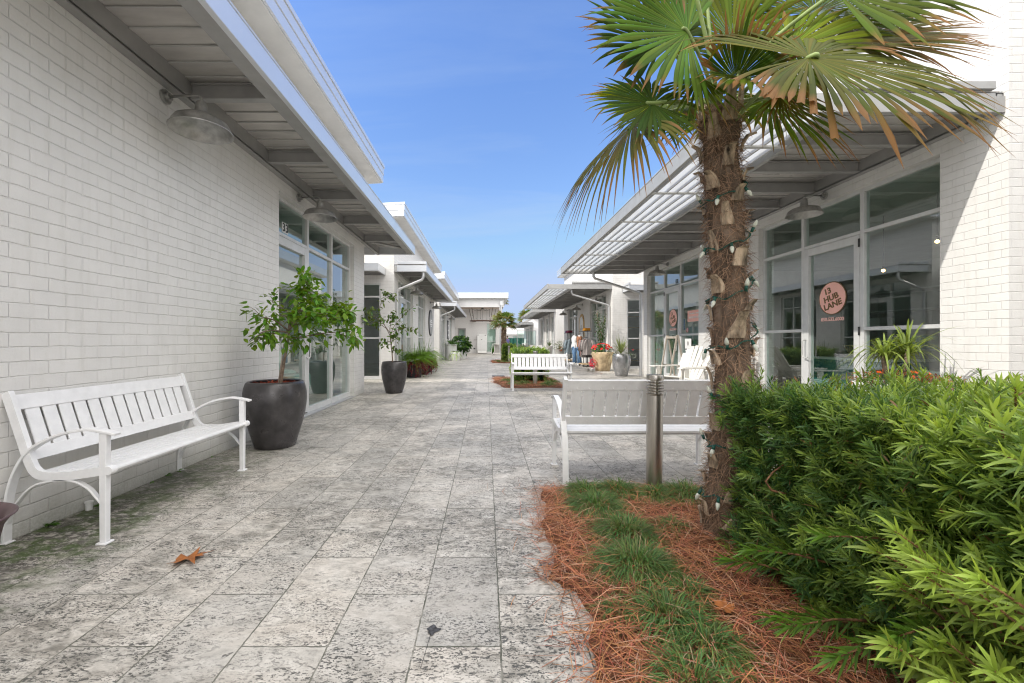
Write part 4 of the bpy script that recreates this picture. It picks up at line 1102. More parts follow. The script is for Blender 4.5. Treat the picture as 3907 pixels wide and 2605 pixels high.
def palm(root, trunk, rad, fronds, label, fibres=5000, boots=60, detail=True, crown=None):
    t = empty('palm_tree', root, label=label, cat='palm tree')
    tp = catmull(trunk, 6); n = len(tp)
    rr = [rad * (1.12 if i < 2 else 1.0) * (1 + .04 * math.sin(i * 1.7)) for i in range(n)]; rr[-1] *= .55; rr[-2] *= .8
    m = MB(); m.tube(tp, rr, 20); m.build('trunk', M['trunk'], t, smooth=True)
    T = np.array([tuple(p) for p in tp])
    def at(u):
        x = u * (n - 1); i = np.minimum(x.astype(int), n - 2); f = (x - i)[:, None]; return T[i] * (1 - f) + T[i + 1] * f
    for k in range(boots):
        bm_ = MB()
        u = (k + .5) / boots * .93 + .05; a = k * 2.39996 + random.uniform(-.3, .3); c = at(np.array([u]))[0]
        o = np.array([math.cos(a), math.sin(a), 0]); s_ = np.array([-math.sin(a), math.cos(a), 0]); ln = random.uniform(.11, .20) * (1.7 if u > .84 else 1) * (rad / .125); wd = random.uniform(.026, .044) * (rad / .125)
        b = c + o * rad * 1.0; V = []; kick = random.uniform(.02, .085); sd = random.uniform(-.035, .035); ht = random.uniform(.6, 1.)
        for i in range(4):
            q = i / 3; p = b + o * (rad * .05 + q * q * kick) + s_ * sd * q + np.array([0, 0, 1]) * ln * q * (1 if i < 3 else ht); ww = wd * (1.5 - .75 * q) * random.uniform(.85, 1.15)
            V += [p - s_ * ww, p - s_ * ww * .8 + o * .012, p + s_ * ww * .8 + o * .014, p + s_ * ww]
        F = [(4 * i + j, 4 * i + (j + 1) % 4, 4 * i + 4 + (j + 1) % 4, 4 * i + 4 + j) for i in range(3) for j in range(4)] + [(12, 13, 14, 15)]
        bm_.add(V, F); bm_.build('leaf_base', M['boot'], t)
    fb = FB(); u = rng.uniform(.0, 1., fibres); a = rng.uniform(0, 2 * PI, fibres); c = at(u); O = np.stack([np.cos(a), np.sin(a), a * 0], 1); S_ = np.stack([-np.sin(a), np.cos(a), a * 0], 1)
    D = O * rng.uniform(.05, .55, (fibres, 1)) + S_ * rng.normal(0, .8, (fibres, 1)) + np.array([0, 0, 1.]) * rng.normal(-.35, .6, (fibres, 1))
    cc = jit((.27, .175, .118), fibres, .65)
    fb.blades(c + O * rad * (1. + .10 * np.sin(u * 43 + a * 2))[:, None] * rng.uniform(.90, 1.06, (fibres, 1)), D, O, rng.uniform(.045, .135, fibres) * (rad / .125), .0021 * (1 if detail else 3), cc, cc * 1.25, 3, droop=rng.uniform(-.3, .9, fibres))
    fb.build('fibre', M['fibre'], t)
    cr = np.array(crown if crown is not None else trunk[-1])
    for fd in fronds:
        f = FB(); hub = fd['hub']; fan(f, hub, fd['axis'], fd['n'], fd['R'], fd.get('spread', 125), fd.get('nseg', 40), fd.get('droop', .2), fd.get('cup', .1), fd.get('free', .58), fd.get('green', (.085, .165, .022)), tip=fd.get('tip', .16), asym=fd.get('asym', 0.), ragged=fd.get('ragged', .12), fold=fd.get('fold', .35))
        o = f.build('frond', M['frond'], t)
        pm = MB(); h = Vector(hub); c0 = Vector(cr) + Vector((random.uniform(-.04, .04), random.uniform(-.04, .04), random.uniform(-.15, .1)))
        mid = (h + c0) / 2 + Vector((0, 0, .05)); pm.tube(catmull([c0, mid, h, h + Vector(fd['axis']).normalized() * .04], 4), [.011] * 12 + [.006], 6) if True else None
        pm.build('petiole', M['petiole'], o, smooth=True)
    return t
M['petiole'] = plain('palm_petiole', (.20, .27, .08), .5, 0, .2, 10)
G1 = (.064, .106, .010); G2 = (.105, .155, .015); G3 = (.105, .105, .022); GD = (.038, .075, .010)
FR = [dict(hub=(1.93, 2.30, 3.13), axis=(.86, -.1, .40), n=(-.25, -.8, .5), R=.72, spread=112, nseg=48, droop=.08, tip=.14, green=G1),
 dict(hub=(2.2, 2.5, 3.02), axis=(.96, .0, .14), n=(0, -.75, .66), R=.66, spread=108, nseg=46, droop=.06, tip=.28, green=G3),
 dict(hub=(1.72, 2.36, 2.86), axis=(.8, -.2, .25), n=(-.1, -.8, .5), R=.5, spread=120, nseg=36, droop=.15, tip=.2, green=G2),
 dict(hub=(1.178, 2.45, 3.01), axis=(-.93, -.10, .30), n=(.15, -.9, .35), R=.70, spread=108, nseg=42, droop=.06, cup=.05, tip=.14),
 dict(hub=(1.10, 2.62, 3.07), axis=(-.55, .15, .85), n=(.2, -.9, .3), R=.62, spread=120, nseg=40, droop=.05, green=GD),
 dict(hub=(1.60, 2.72, 3.17), axis=(.25, .1, .95), n=(.0, -.95, .3), R=.62, spread=120, nseg=40, droop=.05, green=G2),
 dict(hub=(.93, 2.34, 2.53), axis=(-.97, -.10, .02), n=(.05, -.85, .5), R=.37, spread=150, nseg=40, droop=.08, cup=.05, tip=.10, green=GD),
 dict(hub=(.88, 2.50, 2.48), axis=(-.80, -.05, -.52), n=(-.45, -.30, .84), R=.62, spread=92, nseg=46, droop=.26, cup=-.25, tip=.30, green=G3, free=.52),
 dict(hub=(1.41, 2.36, 2.68), axis=(.22, -.15, .95), n=(-.2, -.95, .1), R=.34, spread=78, nseg=26, droop=-.02, cup=.4, tip=.34, green=GD, ragged=.25),
 dict(hub=(1.44, 2.30, 2.64), axis=(-.25, -.35, -.2), n=(0, -.8, .55), R=.36, spread=110, nseg=22, droop=.35, tip=.25, green=G1, ragged=.3),
 dict(hub=(1.512, 1.96, 2.53), axis=(.95, -.04, -.10), n=(-.05, -.74, .66), R=.84, spread=146, nseg=84, asym=.28, droop=.12, cup=.02, tip=.18, green=(.080, .092, .013), free=.66, ragged=.16),
 dict(hub=(1.93, 2.42, 2.92), axis=(.93, .10, .20), n=(-.15, -.62, .75), R=.70, spread=105, nseg=44, droop=.06, tip=.30, green=G3),
 dict(hub=(2.06, 2.62, 3.26), axis=(.80, .12, .58), n=(-.4, -.8, .45), R=.74, spread=105, nseg=42, droop=.10, tip=.18, green=G1),
 dict(hub=(1.45, 2.75, 3.42), axis=(.05, .1, 1.), n=(.1, -1, .1), R=.62, spread=120, nseg=38, droop=.03, green=G2),
 dict(hub=(1.12, 2.35, 3.36), axis=(-.62, -.25, .75), n=(.3, -.85, .4), R=.62, spread=115, nseg=38, droop=.05, green=G1),
 dict(hub=(1.25, 3.05, 2.95), axis=(-.4, .85, .35), n=(.2, -.35, .9), R=.62, spread=120, nseg=34, droop=.12, green=G2),
 dict(hub=(1.75, 3.05, 2.9), axis=(.5, .85, .2), n=(-.2, -.2, .95), R=.62, spread=120, nseg=34, droop=.15, green=G1),
 dict(hub=(1.78, 2.62, 2.72), axis=(.75, .35, -.35), n=(-.1, -.5, .85), R=.52, spread=115, nseg=32, droop=.25, tip=.2, green=G1),
 dict(hub=(1.20, 2.68, 2.72), axis=(-.75, .3, -.10), n=(.15, -.6, .8), R=.46, spread=115, nseg=32, droop=.25, tip=.15, green=G1),
 dict(hub=(1.22, 2.40, 2.72), axis=(-.35, -.2, -.75), n=(-.2, -.9, .3), R=.42, spread=60, nseg=16, droop=.1, tip=.15, green=G1, free=.3),
 dict(hub=(1.62, 2.30, 2.56), axis=(.25, -.30, -.8), n=(.1, -.9, .3), R=.34, spread=70, nseg=18, droop=.1, tip=.3, green=G3, free=.3)]
PT = [(1.415, 2.53, -.02), (1.445, 2.53, .35), (1.495, 2.54, .95), (1.472, 2.55, 1.65), (1.43, 2.55, 2.25), (1.425, 2.55, 2.62)]
palm((1.375, 2.53, 0), PT, .096, FR, 'large fan palm with a shaggy trunk wound with green string lights', 12000, 62)
# string lights wound round that trunk
sl_ = empty('string_lights', (1.375, 2.53, .3), label='green string lights with frosted bulbs wound round the near palm trunk', cat='string lights')
tp = catmull(PT, 6)
def tr_at(z):
    for a, b in zip(tp, tp[1:]):
        if a.z <= z <= b.z: return a + (b - a) * ((z - a.z) / max(1e-6, b.z - a.z))
    return tp[-1]
wp = []; NT = 460
for i in range(NT + 1):
    u = i / NT; z = .18 + u * 2.12; a = u * 2 * PI * 7.2 + 1.0; rr_ = .118 + .012 * math.sin(i * .9) + .008 * math.sin(i * .37)
    c = tr_at(z + .03 * math.sin(a * 1.0)); p = Vector((c.x + rr_ * math.cos(a), c.y + rr_ * math.sin(a), z + .05 * math.sin(a) + .012 * math.sin(i * .5))); wp.append(p)
    if i % 12 == 6:
        o = Vector((math.cos(a), math.sin(a), 0)); up = -1 if (i // 12) % 3 else 1; d = (o * random.uniform(.2, .7) + Vector((0, 0, up))).normalized()
        q = p + o * .012; sk = MB(); bl = MB(); sk.tube([q, q + d * .028], [.0085, .0095], 8)
        bl.tube([q + d * .027, q + d * .036, q + d * .05, q + d * .066, q + d * .073], [.008, .0125, .0115, .006, .0012], 8)
        sk.build('socket', M['wire'], sl_, smooth=True); bl.build('bulb', M['bulb'], sl_, smooth=True)
wm = MB()
for off in (0, PI):
    wm.tube([p + Vector((math.cos(i * 1.3 + off), math.sin(i * 1.3 + off), math.sin(i * 1.3 + off + 1))) * .003 for i, p in enumerate(wp)], .0028, 5)
wm.build('wire', M['wire'], sl_, smooth=True)

def auto_fronds(c, n, Rr, seed, low=-.35):
    rs = random.Random(seed); out = []
    for k in range(n):
        a = k * 2.39996; e = low + (1.0 - low) * (k / n) ** 1.1
        d = Vector((math.cos(a) * math.cos(e * 1.2), math.sin(a) * math.cos(e * 1.2), math.sin(e * 1.2))); h = Vector(c) + d * Rr * .62
        nn = Vector((0, 0, 1)) - d * d.z + Vector((0, -.35, 0))
        out.append(dict(hub=tuple(h), axis=tuple(d), n=tuple(nn), R=Rr * rs.uniform(.6, .78), spread=112, nseg=22, droop=.35, green=rs.choice([(.10, .15, .03), (.15, .17, .05), (.07, .12, .03)]), tip=.2))
    return out
palm((1.02, 24.9, 0), [(1.02, 24.9, 0), (1.03, 24.9, 1.2), (1.04, 24.9, 2.25)], .13, auto_fronds((1.04, 24.9, 2.35), 26, .72, 3), 'small fan palm in front of the porch, past the square hedge', 1500, 40, False)
palm((6.4, 66, 0), [(6.4, 66, 0), (6.4, 66, 2.5), (6.4, 66, 4.6)], .2, auto_fronds((6.4, 66, 4.9), 26, 1.5, 5), 'distant palm rising above the far right roofs', 300, 20, False)
palm((2.5, 72, 0), [(2.5, 72, 0), (2.5, 72, 4.5), (2.5, 72, 8.2)], .2, auto_fronds((2.5, 72, 8.3), 26, 1.3, 8), 'distant palm just showing beside the porch eave', 300, 20, False)

# ------------------------------------------------------------------ planting beds: straw, mondo grass, hedges
def noise2(x, y): return .5 * math.sin(x * 3.1 + 1.3 * math.sin(y * 2.3)) + .3 * math.sin(y * 5.3 + x * 1.7) + .2 * math.sin(x * 11 + y * 7)
def bed(poly_fn, x0, x1, y0, y1, n_need, label, spill, seed, needle=.0026, hgt=.035):
    """bed floor plus loose pine needles; poly_fn(x,y) signed inside distance"""
    rs = np.random.default_rng(seed); m = MB(); nx, ny = 40, 40; idx = {}
    for j in range(ny + 1):
        for i in range(nx + 1):
            x = x0 - .15 + (x1 - x0 + .3) * i / nx; y = y0 - .15 + (y1 - y0 + .3) * j / ny; d = poly_fn(x, y)
            m.v.append((x, y, -.008 + min(max(d + .02, -.0), .12) / .12 * hgt * (1 + .35 * noise2(x * 2, y * 2))))
            idx[i, j] = d
    W_ = nx + 1
    for j in range(ny):
        for i in range(nx): 
            if max(idx[i, j], idx[i + 1, j], idx[i, j + 1], idx[i + 1, j + 1]) > -.03: m.f.append((j * W_ + i, j * W_ + i + 1, (j + 1) * W_ + i + 1, (j + 1) * W_ + i))
    tag(m.build('planting_bed', M['bedsoil'], fix=False, smooth=True), label, kind='structure')
    fb = FB(); P = []; 
    while len(P) < n_need:
        x = rs.uniform(x0 - spill, x1 + spill); y = rs.uniform(y0 - spill, y1 + spill); d = poly_fn(x, y)
        if d > 0 or rs.uniform() < math.exp(d / .055) * .5: P.append((x, y, (.004 if d < 0 else hgt * min(1, d / .12 + .25)) + rs.uniform(0, .022) * (1 if d > 0 else .3)))
    P = np.array(P); n = len(P); th = rs.uniform(0, 2 * PI, n); D = np.stack([np.cos(th), np.sin(th), rs.normal(0, .16, n) + .03], 1)
    L = rs.uniform(.09, .24, n); c = np.array([.44, .185, .088])[None] * rs.uniform(.35, 1.45, (n, 1)); c[:, 1] *= rs.uniform(.75, 1.2, n)
    c = np.clip(c, 0, .8); pale = rs.uniform(size=n) < .16; c[pale] = c[pale] * .6 + np.array([.30, .22, .16])
    cu = rs.normal(0, .22, n); Nn = np.stack([-np.sin(th) * 0, th * 0, np.ones(n)], 1) + rs.normal(0, .25, (n, 3))
    P = P - D * (L * .5)[:, None] * np.array([1, 1, 0.])
    # two-piece curved needle : bend sideways through a second strip
    S_ = np.stack([-D[:, 1], D[:, 0], np.zeros(n)], 1)
    half = L * .5; fb.blades(P, D, Nn, half, needle, c, c, 2, droop=-.05, prof=[.6, 1, 1])
    D2 = unit(D + S_ * cu[:, None] * 2 - np.array([0, 0, .10])); P2_ = P + unit(D) * half[:, None]
    P2_[:, 2] += .05 * half; fb.blades(P2_, D2, Nn, half, needle, c, c * 1.1, 2, droop=.08, prof=[1, 1, .15])
    V = np.concatenate(fb.V); 
    for v in fb.V: v[:, 2] = np.maximum(v[:, 2], .003)
    tag(fb.build('pine_straw', M['straw']), 'loose red-brown pine needles ' + label.split(' of ')[-1].replace('the ', 'over the ', 1), kind='stuff')
def edge1(x, y):
    xl = .40 + .028 * math.sin(y * 4.2) - .07 * math.exp(-((y - 2.15) / .12) ** 2) + .02 * math.sin(y * 11) + .014 * math.sin(y * 29)
    return min(x - xl, 3.38 + .015 * math.sin(x * 7) - y, y - .3, 3.9 - x)
bed(edge1, .2, 2.2, 1.1, 3.42, 17000, 'straw floor of the near planting bed', .2, 11)
def edge2(x, y): return 1 - math.hypot((x - 1.12) / 1.02, (y - 12.0) / 1.85) if False else min(x - .22 - .55 * max(0, (12.2 - y)) / 3.2 - .03 * math.sin(y * 5), 2.08 + .03 * math.sin(y * 6) - x, y - 10.75 - .05 * math.sin(x * 5), 13.7 - y)
bed(edge2, .2, 2.1, 10.7, 13.7, 5000, 'straw floor of the middle planting bed', .10, 12, .004)
def edge3(x, y): return min(x - .30 - .05 * math.sin(y * 3), 2.05 - x, y - 22.9 - .06 * math.sin(x * 4), 26.2 - y)
bed(edge3, .3, 2.05, 22.9, 26.2, 3000, 'straw floor of the far planting bed', .12, 13, .008)

def grass_clump(loc, r, n, h, label, seed, wid=.0038, group='mondo grass clumps in the planting beds'):
    rs = np.random.default_rng(seed); fb = FB()
    rr_ = r * .55 * np.sqrt(rs.uniform(0, 1, n)); a = rs.uniform(0, 2 * PI, n)
    P = np.stack([rr_ * np.cos(a), rr_ * np.sin(a), rs.uniform(0, .02, n)], 1)
    lean = .15 + 1.25 * (rr_ / (r * .55)) ** 1.2 * rs.uniform(.6, 1.2, n); a2 = a + rs.normal(0, .7, n)
    D = np.stack([np.cos(a2) * lean, np.sin(a2) * lean, np.ones(n)], 1)
    c = np.array([.088, .170, .046])[None] * rs.uniform(.55, 1.5, (n, 1)); c[:, 0] *= rs.uniform(.7, 1.6, n)
    dry = rs.uniform(size=n) < .05; c[dry] = (.30, .25, .14)
    fb.blades(P, D, np.stack([-np.sin(a2), np.cos(a2), a2 * 0], 1)[:, [1, 0, 2]] * 0 + np.stack([np.cos(a2) * -1, -np.sin(a2), lean * 0 + .6], 1) , h * rs.uniform(.6, 1.25, n), wid, c, c * 1.3, 5, droop=rs.uniform(.35, 1.0, n) + .35 * lean, prof=[.8, 1, 1, .85, .55, .08])
    for v in fb.V: v[:, 2] = np.maximum(v[:, 2], .004 + .01 * rs.uniform())
    o = fb.build('grass_clump', M['grass'], None); o.location = loc
    return tag(o, label, 'grass', group)
gc = [((.77, 3.20, .03), .19, 420, .17, 'mondo grass clump at the back left corner of the near bed'),
 ((1.02, 3.22, .03), .19, 420, .17, 'mondo grass clump left of the steel bollard foot'),
 ((1.50, 3.16, .03), .20, 420, .18, 'mondo grass clump between the bollard and the palm base'),
 ((1.26, 3.14, .03), .15, 260, .15, 'mondo grass clump right at the steel bollard foot'),
 ((.77, 2.92, .03), .21, 560, .19, 'rounded mondo grass clump next in from the back left corner'),
 ((.84, 2.52, .03), .20, 520, .19, 'rounded mondo grass clump in the centre left of the near bed'),
 ((.77, 2.16, .03), .21, 620, .20, 'densest mondo grass clump, in front of two others'),
 ((.93, 1.92, .03), .10, 120, .13, 'tiny mondo grass tuft sprouting from bare straw'),
 ((.77, 1.76, .03), .17, 300, .16, 'mondo grass clump low in the picture, right of the straw edge'),
 ((.84, 1.58, .03), .14, 240, .15, 'mondo grass clump near the lower hedge branches'),
 ((.70, 1.42, .03), .15, 180, .14, 'mondo grass clump at the bottom edge of the picture'),
 ((1.16, 2.62, .03), .10, 90, .12, 'thin mondo grass tuft near the palm base'),
 ((.57, 1.80, .03), .07, 40, .11, 'few blades of mondo grass in the straw near the paving')]
for i, (l, r, n, h, lb) in enumerate(gc): grass_clump(l, r * 1.16, int(n * 2.3), h * 1.28, lb, 100 + i)
far = [((.75, 11.3, .03), 'mondo grass clump left of the middle bollard'), ((1.05, 11.5, .03), 'mondo grass clump just left behind the middle bollard'), ((1.65, 11.2, .03), 'mondo grass clump right of the middle bollard'), ((1.85, 11.8, .03), 'mondo grass clump at the right of the middle bed'), ((.62, 12.3, .03), 'pale mondo grass clump at the left of the middle bed'),
       ((.75, 23.5, .03), 'mondo grass clump at the left front of the far bed'), ((1.05, 23.3, .03), 'mondo grass clump at the centre front of the far bed'), ((.6, 24.4, .03), 'mondo grass clump at the back left of the far bed'), ((1.7, 23.4, .03), 'mondo grass clump right of the far bollard')]
for i, (l, lb) in enumerate(far): grass_clump(l, .30, 260, .26, lb, 200 + i, .009)

def hedge(name, box, n_sprig, n_leaf, label, L=(.045, .085), W=.0085, seed=5, bright=None, faces='LTFRB', stem=.16, lo=0.0):
    rs = np.random.default_rng(seed); x0, x1, y0, y1, z0, z1 = box
    t = empty(name, ((x0 + x1) / 2, (y0 + y1) / 2, 0), label=label, cat='hedge')
    ar = {'L': (y1 - y0) * (z1 - z0), 'R': (y1 - y0) * (z1 - z0), 'T': (x1 - x0) * (y1 - y0) * 1.1, 'F': (x1 - x0) * (z1 - z0), 'B': (x1 - x0) * (z1 - z0)}
    pr = np.array([ar[f] for f in faces]); pr = pr * np.array([{'L': 2.2, 'T': 1.0, 'F': .8, 'R': .5, 'B': .6}[f] for f in faces]); fs = rs.choice(list(faces), n_sprig, p=pr / pr.sum())
    x = rs.uniform(x0, x1, n_sprig); y = rs.uniform(y0, y1, n_sprig); z = rs.uniform(z0, z1, n_sprig); O = np.zeros((n_sprig, 3))
    dep = np.abs(rs.normal(0, .06, n_sprig)) + rs.uniform(0, .05, n_sprig); dep[rs.uniform(size=n_sprig) < .12] -= .06
    for f, ax, v, sg_ in (('L', 0, x0, -1), ('R', 0, x1, 1), ('F', 1, y0, -1), ('B', 1, y1, 1), ('T', 2, z1, 1)):
        k = fs == f; O[k, ax] = sg_; arr = (x, y, z)[ax]; arr[k] = v - sg_ * dep[k]
    P = np.stack([x, y, z], 1); lump = np.array([noise2(a * 2.2, b * 2.2 + c * 3) for a, b, c in P]) * .055; P += O * lump[:, None]
    D = unit(O * .75 + rs.normal(size=(n_sprig, 3)) * .42 + np.array([0, 0, .75])); SLn = stem * rs.uniform(.55, 1.35, n_sprig)
    base = P - D * SLn[:, None] * .55
    fb = FB(); m = n_leaf; N_ = n_sprig * m
    tt = np.tile(np.linspace(.06, 1.0, m), n_sprig); Db = np.repeat(D, m, 0); Pb = np.repeat(base, m, 0) + Db * (tt * np.repeat(SLn, m))[:, None]
    ang = np.tile(np.arange(m) * 2.39996, n_sprig) + np.repeat(rs.uniform(0, 6.28, n_sprig), m) + rs.normal(0, .25, N_)
    e1 = unit(np.cross(Db, np.array([.13, .27, 1.]))); e2 = np.cross(Db, e1); rad_ = e1 * np.cos(ang)[:, None] + e2 * np.sin(ang)[:, None]
    op = (1.15 - .85 * tt ** 1.5) * rs.uniform(.8, 1.2, N_)
    LD = unit(rad_ * op[:, None] + Db * .62); LN = unit(Db - LD * np.sum(Db * LD, 1, keepdims=True) + rs.normal(0, .12, (N_, 3)))
    LL = rs.uniform(L[0], L[1], N_) * (1 - .35 * tt ** 4) * np.repeat(rs.uniform(.8, 1.2, n_sprig), m)
    age_sun = np.repeat(rs.uniform(.15, 1.05, n_sprig), m)
    if bright is not None: age_sun = np.clip(age_sun + np.repeat(bright(P), m), 0, 1.25)
    k = np.clip(age_sun * .50 + (tt > .66) * .45 * age_sun + rs.normal(0, .06, N_), 0, 1.2)[:, None]
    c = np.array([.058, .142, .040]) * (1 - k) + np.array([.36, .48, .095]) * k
    c = np.clip(c * rs.uniform(.7, 1.3, (N_, 1)), .004, .6); br_ = rs.uniform(size=N_) < .012; c[br_] = (.22, .13, .06)
    keep = Pb[:, 2] > z0 - .02
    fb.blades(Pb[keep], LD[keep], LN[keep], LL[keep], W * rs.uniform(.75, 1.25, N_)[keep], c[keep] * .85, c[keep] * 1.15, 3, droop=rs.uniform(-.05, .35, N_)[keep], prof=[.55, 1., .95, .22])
    for v in fb.V: v[:, 2] = np.maximum(v[:, 2], .01)
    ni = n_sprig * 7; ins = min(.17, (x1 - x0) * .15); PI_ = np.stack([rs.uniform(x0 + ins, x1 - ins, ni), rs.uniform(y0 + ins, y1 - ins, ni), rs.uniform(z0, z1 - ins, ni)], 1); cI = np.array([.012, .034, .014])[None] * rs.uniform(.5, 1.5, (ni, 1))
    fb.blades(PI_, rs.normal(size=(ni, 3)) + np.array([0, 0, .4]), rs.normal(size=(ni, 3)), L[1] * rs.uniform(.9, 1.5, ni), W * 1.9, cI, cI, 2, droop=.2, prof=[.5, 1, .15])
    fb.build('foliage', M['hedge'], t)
    st = MB(); nb = max(8, n_sprig // 30)
    for i in range(nb):
        j = rs.integers(0, n_sprig); gx = np.clip(P[j, 0] - O[j, 0] * .35 + rs.normal(0, .1), x0 + .12, x1 - .12); gy = np.clip(P[j, 1] - O[j, 1] * .35 + rs.normal(0, .1), y0 + .12, y1 - .12)
        q = [(gx, gy, 0), (gx + rs.normal(0, .05), gy + rs.normal(0, .05), P[j, 2] * .55), tuple(base[j]), tuple(base[j] + D[j] * SLn[j] * .8)]
        q = catmull(q, 4); st.tube(q, [.011 - .0085 * a / (len(q) - 1) for a in range(len(q))], 6)
    st.build('stem', M['bark2'], t, smooth=True)
    # inner leaves are coloured near black, painting shade into the heart of the hedge
    return t
hb = lambda P: np.clip((P[:, 0] - 1.9) * .35, -.2, .5) + np.clip((1.75 - P[:, 1]) * .45, -.15, .45)  # leaf colour lifted to the right and near side, standing in for sun
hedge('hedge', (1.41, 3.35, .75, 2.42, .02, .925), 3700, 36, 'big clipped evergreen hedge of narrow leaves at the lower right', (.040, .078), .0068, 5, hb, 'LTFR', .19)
hedge('hedge', (.80, 1.80, 12.0, 13.2, .05, .95), 700, 16, 'clipped hedge right behind the bench that faces the camera', (.06, .11), .016, 6, None, 'LTFR', .14)
hedge('hedge', (.98, 1.72, 24.15, 25.5, .05, .98), 520, 14, 'small square hedge under the far palm', (.08, .13), .024, 7, None, 'LTFR', .14)

# shoots of new growth standing out of the hedge; yellow-green ones painted as sunlit
def shoots(loc, label, lst, c0, seed, m=58, L=(.06, .10), W=.0098):
    rs = np.random.default_rng(seed); fb = FB(); stw = MB(); tB = empty('hedge_shoot', loc, label=label, cat='shrub')
    for (p0, p1) in lst:
        p0 = np.array(p0, float); p1 = np.array(p1, float); ctr = (p0 + p1) / 2 + np.array([0, 0, .02]); cp = np.array([tuple(q) for q in catmull([p0, ctr, p1], 10)]); tt = np.linspace(.18, 1, m); ix = tt * (len(cp) - 1); i0 = np.minimum(ix.astype(int), len(cp) - 2); P = cp[i0] + (cp[i0 + 1] - cp[i0]) * (ix - i0)[:, None]
        d = unit(p1 - p0); ang = np.arange(m) * 2.39996 + rs.uniform(0, 6); e1 = unit(np.cross(d, [.1, .2, 1.])); e2 = np.cross(d, e1); rad_ = e1 * np.cos(ang)[:, None] + e2 * np.sin(ang)[:, None]
        LD = unit(rad_ * (1.15 - .85 * tt)[:, None] + d * .65); LN = unit(d - LD * (LD @ d)[:, None] + rs.normal(0, .1, (m, 3))); c = np.array(c0) * rs.uniform(.6, 1.4, (m, 1)) * (.65 + .5 * tt)[:, None]
        fb.blades(P, LD, LN, rs.uniform(*L, m), W * rs.uniform(.8, 1.2, m), c * .9, c * 1.2, 4, droop=rs.uniform(0, .35, m), prof=[.45, .95, 1, .75, .08])
        stw.tube([tuple(q) for q in cp[::5]], [.006 - .004 * k / (len(cp[::5]) - 1) for k in range(len(cp[::5]))], 6)
    fb.build('foliage', M['hedge'], tB); stw.build('stem', M['bark2'], tB, smooth=True)
shoots((1.2, 1.6, 0), 'bright low shoots of the hedge spreading over the straw', [((1.45, 1.55, .16), (1.10, 1.52, .16)), ((1.5, 1.75, .25), (1.14, 1.80, .30)), ((1.5, 1.4, .22), (1.10, 1.32, .20)), ((1.45, 1.95, .1), (1.16, 2.0, .15)), ((1.5, 1.3, .3), (1.2, 1.22, .34)), ((1.45, 1.62, .1), (1.14, 1.66, .10)), ((1.6, 1.5, .45), (1.2, 1.5, .5)), ((1.45, 1.25, .08), (1.08, 1.2, .12))], (.115, .225, .035), 77)
rs_ = random.Random(21); lst = []
for k in range(22):
    y = rs_.uniform(1.0, 1.30); z = rs_.uniform(.20, .56); x = 1.36 - .05 + rs_.uniform(-.05, .05); lst.append(((x + .16, y, z - .12), (x - rs_.uniform(.04, .16), y - rs_.uniform(-.03, .12), z + rs_.uniform(.03, .15))))
shoots((1.3, 1.15, 0), 'big yellow-green new shoots of the hedge nearest the camera, coloured as if sunlit', lst, (.31, .42, .085), 78, 50, (.045, .105), .0088)
lst = []
for k in range(16):
    y = rs_.uniform(1.15, 1.7); x = y * 1.28 - rs_.uniform(-.16, .10); lst.append(((x + .05, y + .05, .78), (x - .08, y - .05, rs_.uniform(.95, 1.06))))
shoots((1.8, 1.4, 0), 'tall yellow-green shoots standing on the hedge at the right edge, coloured as if sunlit', lst, (.30, .40, .08), 79, 50, (.05, .10), .0086)

# ------------------------------------------------------------------ plants in the planters
class Stems:
    def __init__(s): s.ms = []
    def tube(s, *a, **k): m = MB(); m.tube(*a, **k); s.ms.append(m)
def plant(name, loc, label, build_fn, group=None):
    t = empty(name, loc, label=label, cat='plant', group=group); fb = FB(); stm = Stems(); build_fn(fb, stm, np.array(loc, float))
    for m in (stm.ms if len(stm.ms) <= 90 else []): m.build('stem', M['bark'], t, smooth=True)
    if fb.V: fb.build('foliage', M['leaf'], t)
    return t
def strap(fb, c, n, L, W, col, lean=(.2, 1.1), droop=(.4, 1.3), segs=6, r=.03):
    a = rng.uniform(0, 2 * PI, n); ln = rng.uniform(*lean, n); D = np.stack([np.cos(a) * ln, np.sin(a) * ln, np.ones(n)], 1)
    Nn = np.stack([-np.cos(a), -np.sin(a), ln + .2], 1); cc = jit(col, n, .4)
    P = np.array(c)[None] + np.stack([np.cos(a), np.sin(a), a * 0], 1) * rng.uniform(0, r, (n, 1))
    fb.blades(P, D, Nn, L * rng.uniform(.65, 1.15, n), W, cc, cc * 1.2, segs, droop=rng.uniform(*droop, n), prof=[.6] + [1.] * (segs - 3) + [.8, .5, .05])
def bush(fb, c, rad, n, L, W, cols, flat=.6):
    d = rnd_dir(n); r = rng.uniform(.3, 1, (n, 1)) ** .5; P = np.array(c)[None] + d * r * np.array([rad, rad, rad * flat]); k = rng.integers(0, len(cols), n); cc = np.array(cols)[k] * rng.uniform(.65, 1.3, (n, 1))
    fb.blades(P, d + rnd_dir(n) * .8, rnd_dir(n) * .6 + np.array([0, 0, 1.]), L * rng.uniform(.6, 1.2, n), W * rng.uniform(.7, 1.2, n), cc, cc, 3, droop=.2, prof=[.15, 1, .8, .05])
